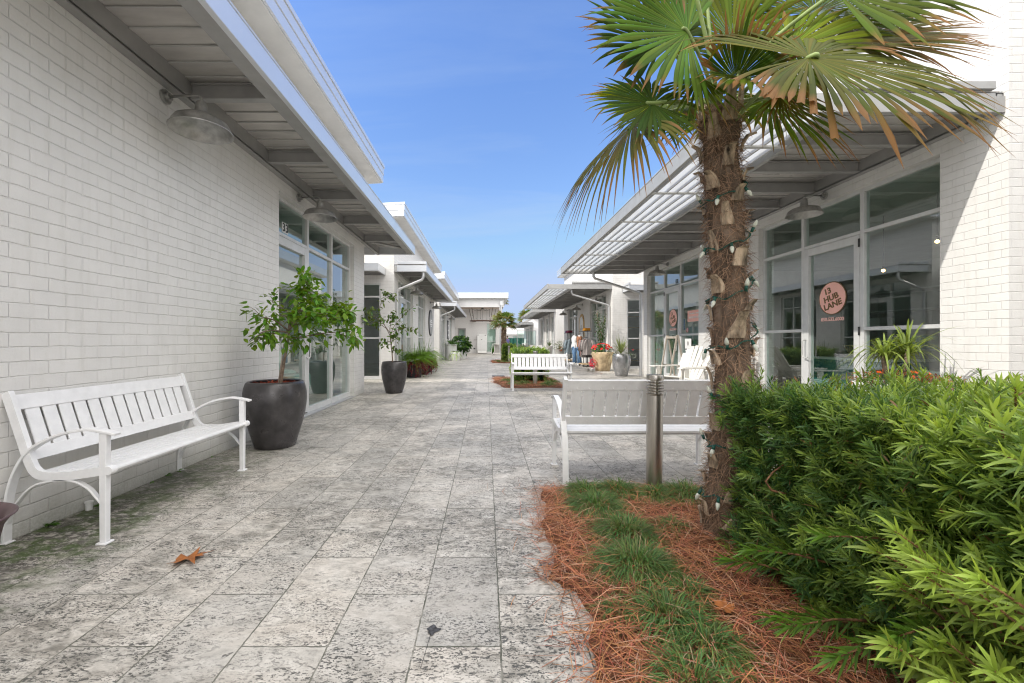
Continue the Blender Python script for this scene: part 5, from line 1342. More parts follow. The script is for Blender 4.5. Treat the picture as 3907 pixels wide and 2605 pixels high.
def heads(fb, c, rad, n, s, cols, flat=.6):
    for i in range(n):
        d = rnd_dir(1)[0]; d[2] = abs(d[2]); p = np.array(c) + d * np.array([rad, rad, rad * flat]); m = 7; a = np.linspace(0, 2 * PI, m, endpoint=False); col = np.array(cols[i % len(cols)]) * random.uniform(.8, 1.2)
        nrm = unit(d + np.array([0, -.6, .3])); e1 = unit(np.cross(nrm, [.3, .2, 1.])); e2 = np.cross(nrm, e1)
        D = e1 * np.cos(a)[:, None] + e2 * np.sin(a)[:, None] + nrm * .35
        fb.blades(np.repeat(p[None], m, 0), D, np.repeat(nrm[None], m, 0), s, s * .75, np.repeat(col[None], m, 0), np.repeat(col[None], m, 0), 2, prof=[.4, 1, .6])
# dracaena + orange creeping flowers beside the near right shop
def f(fb, st, c):
    for (dx, dy, h) in ((-.10, .02, .30), (.08, -.05, .38), (.0, .1, .24), (.17, .06, .26)):
        st.tube([c + (dx * .6, dy * .6, -.02), c + (dx, dy, h * .6), c + (dx * 1.1, dy, h)], .014, 6)
        strap(fb, c + (dx * 1.1, dy, h), 46, .58, .020, (.185, .25, .055), (.15, 1.5), (.3, 1.2))
plant('spiky_plant', (4.5, 4.62, .74), 'arching yellow-green dracaena rising from the orange flowers behind the hedge', f)
def f(fb, st, c):
    bush(fb, c + (0, 0, .04), .40, 620, .035, .018, [(.42, .13, .035), (.36, .16, .06), (.08, .16, .03), (.5, .2, .1)], .28)
    bush(fb, c + (.38, -.08, .02), .26, 260, .03, .015, [(.45, .16, .06), (.4, .12, .05)], .35); heads(fb, c + (0, 0, .02), .42, 26, .022, [(.75, .12, .02), (.7, .25, .12)], .3)
    for i in range(40):
        a = random.uniform(0, 2 * PI); p = c + (.3 * math.cos(a), .3 * math.sin(a), .02); st.tube([p, p + (.14 * math.cos(a), .14 * math.sin(a), .05), p + (.26 * math.cos(a), .26 * math.sin(a), -.06)], .002, 4)
plant('flowering_plant', (4.5, 4.62, .735), 'spreading orange flowers and foliage around the dracaena', f)
def f(fb, st, c):
    strap(fb, c + (0, 0, .05), 120, .75, .018, (.20, .24, .09), (.1, .8), (.1, .8)); 
plant('spiky_plant', (4.64, 14.45, .74), 'spiky pale grass standing in the silver pot', f)
def f(fb, st, c):
    bush(fb, c, .36, 420, .045, .02, [(.20, .25, .16), (.28, .31, .24), (.10, .18, .05)], .45); bush(fb, c + (.28, -.05, -.02), .22, 160, .05, .014, [(.30, .33, .27)], .5); heads(fb, c + (.25, 0, .15), .15, 7, .03, [(.7, .05, .05)])
plant('trailing_plant', (4.66, 14.45, .74), 'grey-green trailing foliage spilling over the silver pot', f)
def f(fb, st, c):
    bush(fb, c + (0, 0, .08), .42, 420, .07, .045, [(.06, .15, .03), (.10, .2, .04)], .5); heads(fb, c + (0, 0, .12), .40, 46, .045, [(.72, .035, .02), (.75, .09, .03), (.65, .02, .05)], .55); bush(fb, c + (-.40, -.15, -.42), .14, 160, .05, .04, [(.62, .02, .05)], 1.4)
plant('flowering_plant', (4.68, 17.0, .76), 'bright red flowers crowning the tan stone urn', f)
def f(fb, st, c):
    bush(fb, c, .26, 260, .06, .02, [(.05, .03, .03), (.10, .07, .05), (.16, .13, .09)], .7); strap(fb, c + (0, -.05, -.1), 160, .5, .008, (.42, .36, .22), (.6, 1.6), (.8, 1.8))
plant('trailing_plant', (5.0, 16.7, .74), 'dry straw-coloured grass and dark leaves between the urn and the silver pot', f)
def f(fb, st, c):
    for k in range(5):
        q = [c + (random.uniform(-.1, .1), 0, 0), c + (random.uniform(-.15, .15), random.uniform(-.1, .1), .7), c + (random.uniform(-.2, .2), random.uniform(-.1, .1), 1.25 + .12 * k)]; st.tube(q, .01, 5); leafy(fb, [Vector(p) for p in q], 110, .12, .035, (.05, .12, .025), .06)
plant('shrub', (4.75, 17.3, .76), 'tall leafy shrub behind the red flowers', f)
def f(fb, st, c): bush(fb, c + (0, 0, .22), .42, 360, .11, .03, [(.07, .14, .04), (.12, .17, .06), (.2, .22, .12)], .8); bush(fb, c + (0, -.2, .06), .22, 120, .08, .03, [(.42, .12, .03), (.3, .1, .03)], .6); strap(fb, c, 40, .8, .012, (.12, .15, .06), (.1, .6), (.1, .6))
plant('shrub', (4.78, 27.2, .64), 'mixed shrub with orange leaves in the six-sided grey planter', f)
def f(fb, st, c): strap(fb, c, 70, .55, .02, (.10, .15, .05), (.1, .7), (.1, .5))
plant('spiky_plant', (4.7, 31.2, .82), 'upright plant in the tall thin grey planter', f)
def f(fb, st, c): bush(fb, c + (0, 0, .45), .35, 300, .10, .02, [(.22, .2, .10), (.14, .16, .06)], 1.4)
plant('shrub', (4.3, 30.0, .02), 'pale dry shrub standing before the far grey planter', f)
# ferns : rachis with leaflets
def fern(fb, c, n, L, col, low=-.1):
    for i in range(n):
        a = random.uniform(0, 2 * PI); el = random.uniform(.25, 1.25); h = np.array([math.cos(a), math.sin(a), 0]); ll = L * random.uniform(.6, 1.15); m = 22; t = np.linspace(.06, 1, m)[:, None]
        P = c + h * (ll * math.cos(el) * t + .12 * ll * t * t) + np.array([0, 0, 1.]) * (ll * math.sin(el) * t - ll * random.uniform(.5, .95) * t * t); s_ = np.array([-h[1], h[0], 0])
        cc = np.repeat((np.array(col) * random.uniform(.6, 1.35))[None], m, 0); W = .016 + .0 * t[:, 0]; LL = .085 * (1 - .75 * t[:, 0]) * (L / .6)
        tv = unit(np.gradient(P, axis=0))
        for sg_ in (1, -1): fb.blades(P, s_[None] * sg_ + tv * .45 + np.array([0, 0, -.15]), np.repeat(np.array([[0, 0, 1.]]), m, 0), LL, W, cc, cc * 1.15, 1, prof=[1, .25])
for i, (x, y) in enumerate(((-2.42, 14.0), (-2.36, 15.2), (-2.36, 16.4))):
    def f(fb, st, c): fern(fb, c + (0, 0, .10), 150, .95, (.15, .28, .03)); strap(fb, c, 8, .95, .02, (.09, .17, .03), (.1, .5), (.05, .4))
    plant('fern', (x, y, .5), ['bright arching fern in the nearest black tub', 'bright arching fern in the middle black tub', 'bright arching fern in the farthest black tub'][i], f)
    def f(fb, st, c):
        for k in range(70):
            a = random.uniform(-2.2, 1.6); o = np.array([math.cos(a), math.sin(a), 0]); q = [c + o * .2, c + o * .34 + (0, 0, .02), c + o * random.uniform(.36, .46) - (0, 0, random.uniform(.12, .46))]
            st.tube(q, .003, 4); leafy(fb, [Vector(p) for p in q], 15, .06, .034, (.16, .022, .030), .02)
    plant('trailing_plant', (x, y, .48), ['dark red trailing coleus over the nearest black tub', 'dark red trailing coleus over the middle black tub', 'dark red trailing coleus over the farthest black tub'][i], f)
def f(fb, st, c): strap(fb, c, 60, .8, .06, (.06, .14, .03), (.2, 1.2), (.3, 1.)); fern(fb, c, 40, .8, (.14, .24, .04))
plant('fern', (-2.25, 26.6, 1.0), 'broad fern spilling from the tall white square planter', f)
def f(fb, st, c): strap(fb, c, 60, .62, .075, (.28, .36, .16), (.5, 1.6), (.7, 1.5))
plant('striped_plant', (-1.95, 25.9, .48), 'pale striped leaves drooping over the low round white planter', f)
def f(fb, st, c): bush(fb, c + (0, 0, .45), .62, 300, .26, .18, [(.025, .075, .02), (.05, .12, .025), (.09, .18, .03)], .8); bush(fb, c + (.1, 0, .1), .5, 120, .2, .1, [(.03, .08, .02)], .8)
plant('shrub', (-1.7, 28.2, .58), 'dense shrub of big dark green leaves past the striped plant', f)
def f(fb, st, c): strap(fb, c, 26, 1.0, .16, (.06, .17, .03), (.1, .7), (.1, .6))
plant('shrub', (.62, 38.4, 0), 'broad leafed plant between the far palm and the porch', f)
# weeds along the left wall foot
for i, (y, s) in enumerate(((2.72, 1.1), (3.05, .6), (3.55, .55), (3.72, .9), (3.86, .8), (4.32, .5))):
    def f(fb, st, c):
        n = int(7 + 5 * s); a = rng.uniform(-1.3, 1.3, n); D = np.stack([np.cos(a), np.sin(a), rng.uniform(.3, 1.6, n)], 1); cc = jit((.10, .24, .035), n, .3)
        fb.blades(np.repeat(c[None], n, 0), D, np.tile([[0, 0, 1.]], (n, 1)), .07 * s * rng.uniform(.6, 1.2, n), .022 * s, cc, cc, 3, droop=.5, prof=[.2, .8, 1, .1])
    plant('weed', (XL + .012, y, .0), 'little green weed rooted where the left wall meets the paving', f, 'weeds at the foot of the left wall')

# ------------------------------------------------------------------ small things on the ground
def leaf_outline():
    pts = [(0, -.5), (.03, -.28), (.16, -.30), (.34, -.22), (.22, -.13), (.13, -.08), (.30, .02), (.52, .16), (.30, .14), (.14, .12), (.18, .30), (.06, .24), (0, .52)]
    return pts + [(-x * .92, y * .97) for x, y in pts[-2:0:-1]]
me_ = MB(); ol = leaf_outline(); nV = len(ol); sc_ = .235
zf = lambda x, y: .012 + .22 * (x * x) * sc_ + .05 * sc_ * math.sin(6 * x + 3 * y)
me_.add([(x * sc_, y * sc_, zf(x, y)) for x, y in ol] + [(0, 0, .008)], [(i, (i + 1) % nV, nV) for i in range(nV)])
lf = me_.build('fallen_leaf', M['oakleaf'], smooth=True); lf.location = (-1.63, 2.30, .002); lf.rotation_euler = (0, 0, R(-62)); tag(lf, 'brown lobed oak leaf lying on the paving, left foreground', 'leaf')
for i, (x, y, s, rz, lb) in enumerate(((1.02, 1.80, .5, 40, 'pale dry leaf caught on the pine straw'), (4.2, 15.3, .45, 70, 'small red leaf on the sunlit paving by the silver pot'), (-2.1, 15.8, .4, 20, 'small red leaf on the lane beside the ferns'))):
    o = dup(lf, (x, y, .055 if i == 0 else .003), R(rz), lb, None, s)
m_ = MB(); bl_ = [(.026 * math.cos(t) * (1 + .25 * math.sin(3 * t + 1) + .15 * math.sin(7 * t)), .026 * math.sin(t) * (1 + .3 * math.cos(4 * t))) for t in np.linspace(0, 2 * PI, 33)[:-1]]
m_.add([(-.222 + x, 1.735 + y, .004) for x, y in bl_], [tuple(range(32))])
m_.add([(-.2285, 1.715, .004), (-.226, 1.715, .004), (-.2405, 1.53, .004), (-.242, 1.53, .004)], [(0, 1, 2, 3)])
m_.add([(-.216, 1.755, .004), (-.2145, 1.755, .004), (-.200, 1.81, .004), (-.201, 1.81, .004)], [(0, 1, 2, 3)])
tag(m_.build('tar_stain', plain('old_tar', (.055, .055, .06), .7, 0, .5, 60), fix=False), 'dark spilt stain with a thin drip line on a pale paver', 'stain')
m_ = MB(); m_.box(.20, .62, 14.15, 14.75, .001, .012); gt = tag(m_.build('drain_grate', M['darkmetal']), 'dark drain grate in the paving left of the middle bed', 'drain')
m_ = MB()
for k in range(9): m_.box(.22, .60, 14.19 + k * .06, 14.215 + k * .06, .012, .018)
m_.build('grate_bar', M['beam'], gt)
m_ = MB(); m_.tube([(XL + .03, 2.98, 0), (XL + .03, 2.98, .05)], .02, 12); m_.tube([(XL + .03, 2.98, .05), (XL + .03, 2.98, .062)], .026, 12)
tag(m_.build('pipe_stub', M['white'], smooth='auto'), 'short white capped pipe at the wall foot under the bench', 'pipe')
m_ = MB(); m_.sphere((.92, 12.55, .10), .11, 10, 7, (1.2, 1, .8)); tag(m_.build('rock', M['white'], smooth=True), 'white rock lying in the straw under the middle bench', 'rock')

# ------------------------------------------------------------------ Adirondack chairs, A-frame
def make_chair():
    t = empty('adirondack_chair', (0, 0, 0)); mt = M['whitewood']     # faces local -y
    for k in range(7):
        x = -.27 + k * .09; h = 1.0 - .018 * (k - 3) ** 2; m = MB(); f = lambda s, z: (x, .18 + s, z)
        top = .36 + (h - .36); m.bar([(x * .86, .16, .33), (x * .98, .33, .33 + (h - .33) * .5), (x * 1.12, .50, h)], .078, .018, (1, 0, 0)); m.build('back_slat', mt, t, world=False, bevel=.003)
    m = MB()
    for k in range(6): u = k / 5; m.box(-.29, .29, -.40 + u * .50, -.40 + u * .50 + .082, .385 - u * .09, .405 - u * .09)
    m.build('seat', mt, t, world=False, bevel=.003)
    for s_ in (-1, 1):
        m = MB(); m.box(s_ * .29 - .012, s_ * .29 + .012, -.40, -.30, 0, .57); m.build('leg', mt, t, world=False, bevel=.003)
        m = MB(); m.bar([(s_ * .275, -.42, .35), (s_ * .275, .1, .27), (s_ * .275, .58, .02)], .022, .10, (1, 0, 0)); m.build('side_rail', mt, t, world=False, bevel=.003)
        m = MB(); m.box(s_ * .345 - .07, s_ * .345 + .07, -.46, .34, .57, .592); m.build('armrest', mt, t, world=False, bevel=.006)
        m = MB(); m.box(s_ * .31 - .012, s_ * .31 + .012, .26, .33, .22, .57); m.build('arm_post', mt, t, world=False, bevel=.003)
    m = MB(); m.bar([(-.33, .345, .60), (.33, .345, .60)], .02, .07, (0, 1, 0)); m.build('back_rail', mt, t, world=False)
    return t
ch = make_chair(); ch.scale = (1.1,) * 3; ch.location = (4.36, 9.35, 0); ch.rotation_euler = (0, 0, R(-62)); tag(ch, 'whitewashed Adirondack chair in front of the A-frame, left of the palm trunk', 'chair', 'Adirondack chairs outside the near right shop')
dup(ch, (4.55, 8.35, 0), R(-75), 'whitewashed Adirondack chair mostly hidden behind the palm trunk', 'Adirondack chairs outside the near right shop')
t = empty('sandwich_board', (4.93, 11.1, 0), label='open weathered wooden A-frame standing before the far pink sign door', cat='sign')
for k, d_ in enumerate((-1, 1)):
    m = MB()
    for s_ in (-1, 1): m.bar([(4.93 + d_ * .24, 11.1 + s_ * .30, 0), (4.93 + d_ * .012, 11.1 + s_ * .30, 1.36)], .045, .035, (0, 1, 0))
    for zz in (.25, 1.30): q = 1 - zz / 1.36; m.box(4.93 + d_ * (.012 + .228 * q) - .012, 4.93 + d_ * (.012 + .228 * q) + .012, 10.82, 11.38, zz - .03, zz + .03)
    m.build('leg_frame', M['greywood'], t, bevel=.003)
m = MB(); m.box(4.77, 5.09, 11.40, 11.41, .56, .585); m.build('spreader', M['greywood'], t)

# ------------------------------------------------------------------ clothes racks, mannequins, garments
def rack(x, y, label):
    t = empty('clothes_rack', (x, y, 0), label=label, cat='clothes rack')
    m = MB()
    for s_ in (-1, 1):
        m.tube([(x, y + s_ * .42, .12), (x, y + s_ * .42, 1.72)], .016, 8)
    m.tube([(x, y - .42, 1.38), (x, y + .42, 1.38)], .014, 8); m.build('frame', M['darkmetal'], t, smooth=True)
    m = MB(); m.box(x - .24, x + .24, y - .47, y + .47, .10, .14); m.build('base_shelf', M['tanwood'], t)
    m = MB(); m.box(x - .20, x + .20, y - .45, y + .45, 1.66, 1.69); m.build('top_shelf', M['darkmetal'], t)
    m = MB()
    for a in (-.2, .2):
        for b in (-.4, .4): m.sphere((x + a, y + b, .05), .05, 10, 6)
    m.build('castor', M['darkmetal'], t, smooth=True)
rack(4.74, 20.0, 'nearer clothes rack with dark patterned and pink garments'); rack(4.80, 24.4, 'farther clothes rack with pale blue shirts and wood base')
def garment(x, y, z, ln, wd, col, label, seed, pat=None):
    rs = random.Random(seed); m = MB(); n = 10; rows = 12; V = []
    for side in (0, 1):
        for j in range(rows + 1):
            q = j / rows; w_ = wd * (.36 + .64 * min(1, q * 5)) * (1 + .10 * q)
            for i in range(n + 1):
                p = i / n * 2 - 1; d = (.035 + .018 * math.sin(p * 9 + seed) * q) * (1 if side else -1) * math.sqrt(max(.02, 1 - p * p))
                V.append((x + p * w_ / 2, y + d + .02 * math.sin(p * 5 + q * 4 + seed), z - ln * q - .05 * abs(p) * (1 - q)))
    F = []; W_ = n + 1; off = W_ * (rows + 1)
    for s_ in (0, 1):
        for j in range(rows):
            for i in range(n): a = s_ * off + j * W_ + i; F.append((a, a + 1, a + W_ + 1, a + W_))
    m.add(V, F)
    for s_ in (-1, 1): m.tube([(x + s_ * wd * .45, y, z - .08), (x + s_ * wd * .58, y + .01, z - .08 - ln * .3), (x + s_ * wd * .55, y, z - .08 - ln * .6)], [.055, .05, .04], 8)
    mt = plain('cloth', tuple(.55 * c for c in col), .8, 0, pat or .12, 10 if not pat else 22, .004, 14)
    tag(m.build('hanging_garment', mt, smooth=True), label, 'garment', 'clothes hanging on the racks')
cl1 = [((.62, .55, .53), 'white blouse hanging first on the nearer rack', None), ((.10, .085, .08), 'dark grey patterned fur vest facing out on the nearer rack', .9), ((.30, .29, .28), 'grey striped coat hanging on the nearer rack', .8), ((.45, .12, .12), 'red patterned dress hanging on the nearer rack', .7), ((.58, .36, .33), 'pink blouse hanging on the nearer rack', .3), ((.50, .46, .42), 'cream cardigan hanging on the nearer rack', .2), ((.20, .13, .10), 'brown spotted skirt hanging on the nearer rack', .9)]
for i, (c, lb, p) in enumerate(cl1): garment(4.74 + .01 * (i % 2), 19.64 + i * .12, 1.33, .78 + .12 * ((i * 3) % 4) / 3, .44, c, lb, i + 1, p)
cl2 = [((.40, .50, .58), 'pale blue shirt hanging first on the farther rack', None), ((.55, .58, .60), 'white striped shirt hanging on the farther rack', .3), ((.26, .38, .48), 'mid blue shirt hanging on the farther rack', None), ((.46, .30, .20), 'tan patterned top hanging on the farther rack', .6), ((.42, .52, .56), 'aqua shirt hanging on the farther rack', None), ((.30, .33, .36), 'grey striped shirt hanging on the farther rack', .4)]
for i, (c, lb, p) in enumerate(cl2): garment(4.80 + .01 * (i % 2), 24.05 + i * .13, 1.33, .78 + .1 * (i % 3) / 2, .44, c, lb, i + 11, p)
def stack(x, y, z, col, label):
    m = MB()
    for k in range(3): m.box(x - .15 + .01 * k, x + .15, y - .18, y + .18 - .012 * k, z + k * .042, z + k * .042 + .038)
    tag(m.build('folded_clothes', plain('folded', col, .8, 0, .2, 12), bevel=.015, seg=2), label, 'clothes')
stack(4.74, 19.85, 1.70, (.62, .27, .015), 'folded mustard garments on top of the nearer rack'); stack(4.80, 24.2, 1.70, (.20, .02, .05), 'folded burgundy garments on top of the farther rack'); stack(4.80, 24.62, 1.70, (.05, .03, .10), 'folded purple garments on top of the farther rack')
def ell(mb, rings, n=18):
    V = []
    for (cx, cy, cz, rx, ry) in rings:
        for k in range(n): a = 2 * PI * k / n; V.append((cx + rx * math.cos(a), cy + ry * math.sin(a), cz))
    m = len(rings); mb.add(V, [(i * n + k, i * n + (k + 1) % n, (i + 1) * n + (k + 1) % n, (i + 1) * n + k) for i in range(m - 1) for k in range(n)] + [tuple(range(n))[::-1], tuple(range((m - 1) * n, m * n))])
def skin_body(name, joints, edges, mat, parent=None, sub=2):
    me = bpy.data.meshes.new(name); me.from_pydata([j[0] for j in joints], edges, [])
    o = link_mesh(name, me, mat, parent); sk_ = o.modifiers.new('skin', 'SKIN'); ss = o.modifiers.new('sub', 'SUBSURF'); ss.levels = ss.render_levels = sub
    for i, j in enumerate(joints): me.skin_vertices[0].data[i].radius = j[1] if isinstance(j[1], tuple) else (j[1], j[1])
    me.skin_vertices[0].data[0].use_root = True
    return o
def figure(x, y, rz, name, label, cat, body, top, legs, head=True, hair=None, cols=None):
    t = empty(name, (x, y, 0), rz, label=label, cat=cat)
    J = [((0, 0, .95), (.13, .10)), ((0, 0, 1.10), (.115, .085)), ((0, -.01, 1.32), (.15, .10)), ((0, 0, 1.45), (.08, .06)), ((0, 0, 1.52), .048),
         ((.17, 0, 1.41), .052), ((.225, .01, 1.15), .042), ((.23, -.05, .93), .034), ((.235, -.075, .84), .028),
         ((-.17, 0, 1.41), .052), ((-.225, .01, 1.15), .042), ((-.23, -.05, .93), .034), ((-.235, -.075, .84), .028),
         ((.09, 0, .86), .085), ((.10, -.02, .50), .058), ((.105, .02, .09), .038), ((.11, -.12, .03), .032),
         ((-.09, 0, .86), .085), ((-.10, .02, .50), .058), ((-.105, .05, .09), .038), ((-.11, -.09, .03), .032)]
    E_ = [(0, 1), (1, 2), (2, 3), (3, 4), (3, 5), (5, 6), (6, 7), (7, 8), (3, 9), (9, 10), (10, 11), (11, 12), (0, 13), (13, 14), (14, 15), (15, 16), (0, 17), (17, 18), (18, 19), (19, 20)]
    if head: J += [((0, -.015, 1.60), (.072, .085)), ((0, -.01, 1.70), (.068, .082))]; E_ += [(4, 21), (21, 22)]
    skin_body('body', J, E_, body, t)
    m = MB(); ell(m, [(0, 0, .86, .155, .125), (0, 0, 1.0, .158, .118), (0, 0, 1.12, .150, .108), (0, -.01, 1.3, .182, .128), (0, 0, 1.41, .17, .10), (0, 0, 1.475, .085, .075)])
    for s_ in (-1, 1): m.tube([(s_ * .15, 0, 1.42), (s_ * .20, 0, 1.34), (s_ * .235, .005, 1.16)], [.075, .072, .064], 10)
    m.build('shirt', top, t, world=False, smooth=True)
    m = MB(); ell(m, [(0, 0, .80, .17, .125), (0, 0, .88, .165, .125), (0, 0, .98, .150, .115)])
    for s_, dy in ((1, -.02), (-1, .02)): m.tube([(s_ * .085, 0, .86), (s_ * .10, dy, .50), (s_ * .105, dy * -.5 + .02, .07)], [.108, .080, .068], 12)
    m.build('trousers', legs, t, world=False, smooth=True)
    if hair:
        m = MB(); m.sphere((0, .012, 1.735), .098, 14, 10, (1, 1.12, 1)); m.build('hair', hair, t, world=False, smooth=True)
    if not head:
        m = MB(); m.lathe([(.16, 0), (.16, .012), (.012, .016), (.012, .10)], 24, (0, .05, 0)); m.build('stand', M['white'], t, world=False)
    return t
figure(4.62, 22.0, R(-80), 'mannequin', 'headless white mannequin in a white top and blue jeans between the racks', 'mannequin', M['mann'], M['white'], M['denim'], False)
figure(4.70, 21.2, R(-80), 'mannequin', 'headless mannequin in a brown patterned blouse and jeans beside the nearer rack', 'mannequin', M['mann'], plain('brown_pattern', (.28, .12, .06), .8, 0, .9, 26), M['denim'], False)
figure(2.35, 47.0, R(200), 'person', 'person in a purple-blue top walking far off beside the windscreen fence', 'person', M['skin'], plain('violet_shirt', (.14, .13, .32), .8), plain('pale_trousers', (.40, .30, .26), .8), True, plain('brown_hair', (.06, .035, .02), .7))

# ------------------------------------------------------------------ porch: ring light, cabinet
t = empty('ring_chandelier', (-.38, 40.5, 3.16), label='rusty iron ring light hanging on slanted rods under the porch', cat='chandelier')
def ring(mb, c, r, tr, n=48): mb.tube([(c[0] + r * math.cos(2 * PI * k / n), c[1] + r * math.sin(2 * PI * k / n), c[2]) for k in range(n + 1)], tr, 8, cap=False)
c = (-.38, 40.5, 3.16); m = MB(); ring(m, c, 1.22, .035); ring(m, (c[0] - .55, c[1], c[2] + .0), .55, .025); ring(m, (c[0] + .55, c[1], c[2] + .0), .55, .025); m.build('ring', M['rust'], t, smooth=True)
m = MB()
for a in (.55, 2.6, 4.0, 5.4): m.tube([(c[0] + 1.2 * math.cos(a), c[1] + .8 * math.sin(a), c[2]), (c[0] + 1.55 * math.cos(a), c[1] + .85 * math.sin(a), 4.40)], .022, 6)
m.build('rod', M['rust'], t, smooth=True)
m = MB(); bl2 = MB()
for k, (dx, dz) in enumerate(((-1.0, .55), (-.62, .25), (-.5, .12), (-.2, .3), (0, .0), (.42, .2), (.68, .5), (.70, .22))):
    p = (c[0] + dx, c[1] + .2 * math.sin(k), c[2] + dz); m.tube([p, (p[0], p[1], 4.28)], .008, 5); m.tube(catmull([(p[0], p[1], 4.28), (c[0] + dx * .5, c[1], 4.15), (c[0], c[1], 4.36)], 5), .008, 5); bl2.sphere((p[0], p[1], p[2] - .03), .04, 8, 6)
m.build('cable', M['darkmetal'], t); bl2.build('bulb', M['darkmetal'], t, smooth=True)
m = MB(); m.lathe([(.14, 0), (.14, .06), (.0001, .06)], 20, (c[0], c[1], 4.36)); m.build('canopy_plate', M['darkmetal'], t)
t = empty('cabinet', (-.42, 41.0, 0), label='tall white wheeled cabinet standing against the porch wall', cat='cabinet')
m = MB(); m.box(-.92, .06, 40.7, 41.3, .34, 1.86); m.box(-.86, .02, 40.74, 41.26, .07, .34); m.build('cabinet_body', M['white'], t, bevel=.012)
m = MB(); m.box(-.88, .02, 40.68, 40.698, .40, 1.82); m.build('door', M['white'], t, bevel=.004)
m = MB()
for (x, z) in ((-.80, 1.80), (-.10, 1.78), (-.46, 1.36)): m.box(x - .07, x + .05, 40.655, 40.679, z - .025, z + .025)
m.tube([(-1.25, 40.8, 1.33), (-.92, 40.8, 1.33)], .02, 6); m.build('latch', M['darkmetal'], t)
m = MB()
for x in (-.8, -.02): m.sphere((x, 40.9, .035), .04, 10, 6)
m.build('castor', M['darkmetal'], t, smooth=True)
m = MB(); m.box(-1.28, -1.12, 41.46, 41.499, .42, .54); tag(m.build('power_outlet', M['darkmetal']), 'dark outdoor power outlet low on the porch wall', 'outlet')
t = empty('hobby_stroller', (.75, 36.2, 0), label='small pale rocking seat left of the square far hedge', cat='seat')
m = MB(); m.bar([(.52, 36.2, .95), (.80, 36.2, .98), (1.05, 36.2, .90)], .5, .05, (0, 1, 0)); m.bar([(.52, 36.2, .95), (.45, 36.2, .5), (.42, 36.2, .05)], .04, .05, (0, 1, 0)); m.bar([(.66, 36.2, .9), (.70, 36.2, .3), (.52, 36.2, .05)], .04, .05, (0, 1, 0)); m.bar([(.55, 36.2, .14), (1.2, 36.2, .14)], .4, .08, (0, 1, 0)); m.build('seat', M['whitewood'], t)
m = MB(); m.box(.68, 1.12, 36.25, 36.3, .2, .92); m.build('backrest', M['greypot'], t)
t.name = 'rocking_seat'

# ------------------------------------------------------------------ far lane furniture
def make_table(x, y, label, first=[None]):
    t = empty('wood_table', (x, y, 0), label=label, cat='table', group='tan wooden tables near the far fence')
    m = MB(); m.box(x - .55, x + .55, y - .4, y + .4, .70, .75); m.build('tabletop', M['tanwood'], t)
    for a in (-1, 1):
        for b in (-1, 1): m = MB(); m.box(x + a * .5 - .05, x + a * .5 + .05, y + b * .35 - .05, y + b * .35 + .05, 0, .70); m.build('leg', M['tanwood'], t)
    for s_ in (-1, 1):
        m = MB(); m.box(x - .5, x + .5, y + s_ * .8 - .15, y + s_ * .8 + .15, .42, .46); m.box(x - .45, x - .38, y + s_ * .8 - .12, y + s_ * .8 + .12, 0, .42); m.box(x + .38, x + .45, y + s_ * .8 - .12, y + s_ * .8 + .12, 0, .42); m.build('side_bench', M['tanwood'], t)
make_table(3.7, 51, 'tan wooden table leftmost before the far fence'); make_table(5.05, 50, 'tan wooden table rightmost before the far fence'); make_table(4.5, 54, 'tan wooden table farthest back before the fence')
t = empty('bicycle', (3.55, 40, 0), label='parked bicycle with a white seat before the wooden tables', cat='bicycle')
for dx in (-.5, .5):
    m = MB(); m.tube([(3.55 + dx * .55, 40 + dx * .8 + 0 * k, .34) if False else (3.55 + dx * .5 + .33 * math.cos(2 * PI * k / 24) * .55, 40 + dx * .85 + .33 * math.cos(2 * PI * k / 24) * .83, .34 + .33 * math.sin(2 * PI * k / 24)) for k in range(25)], .02, 6, cap=False); w_ = m.build('wheel', M['black'], t)
    m = MB()
    for k in range(8): m.tube([(3.55 + dx * .5, 40 + dx * .85, .34), (3.55 + dx * .5 + .32 * math.cos(PI * k / 4) * .55, 40 + dx * .85 + .32 * math.cos(PI * k / 4) * .83, .34 + .32 * math.sin(PI * k / 4))], .004, 4)
    m.build('spoke', M['steel'], w_)
q = lambda s, z: (3.55 + s * .5, 40 + s * .85, z)
m = MB(); m.tube([q(-.5, .34), q(-.05, .30), q(-.2, .72), q(-.5, .34)], .017, 6); m.tube([q(-.05, .30), q(.36, .72), q(-.18, .68)], .017, 6); m.tube([q(.5, .34), q(.36, .72), q(.34, .98)], .017, 6); m.build('frame', M['darkmetal'], t, smooth=True)
m = MB(); m.tube([q(-.18, .68), q(-.22, .9)], .014, 6); m.sphere(q(-.22, .93), .08, 10, 6, (1, 1.4, .5)); m.build('saddle', M['white'], t, smooth=True)
m = MB(); m.tube([(q(.34, .98)[0] - .25, q(.34, .98)[1] + .12, 1.0), q(.34, .98), (q(.34, .98)[0] + .25, q(.34, .98)[1] - .12, 1.0)], .014, 6); m.sphere((q(.42, .9)[0], q(.42, .9)[1], .88), .12, 8, 6); m.build('handlebar', M['white'], t, smooth=True)
def patio_chair(x, y, rz, mt, label):
    t = empty('patio_chair', (x, y, 0), rz, label=label, cat='chair'); m = MB(); m.box(-.28, .28, -.28, .28, .38, .42); m.build('seat', mt, t, world=False)
    m = MB(); m.box(-.28, .28, .26, .30, .45, .86); m.build('backrest', mt, t, world=False)
    for a in (-1, 1):
        for b in (-1, 1): m = MB(); m.tube([(a * .26, b * .26, 0), (a * .26, b * .26, .62)], .018, 6); m.build('leg', mt, t, world=False)
        m = MB(); m.box(a * .28 - .03, a * .28 + .03, -.3, .3, .62, .65); m.build('armrest', mt, t, world=False)
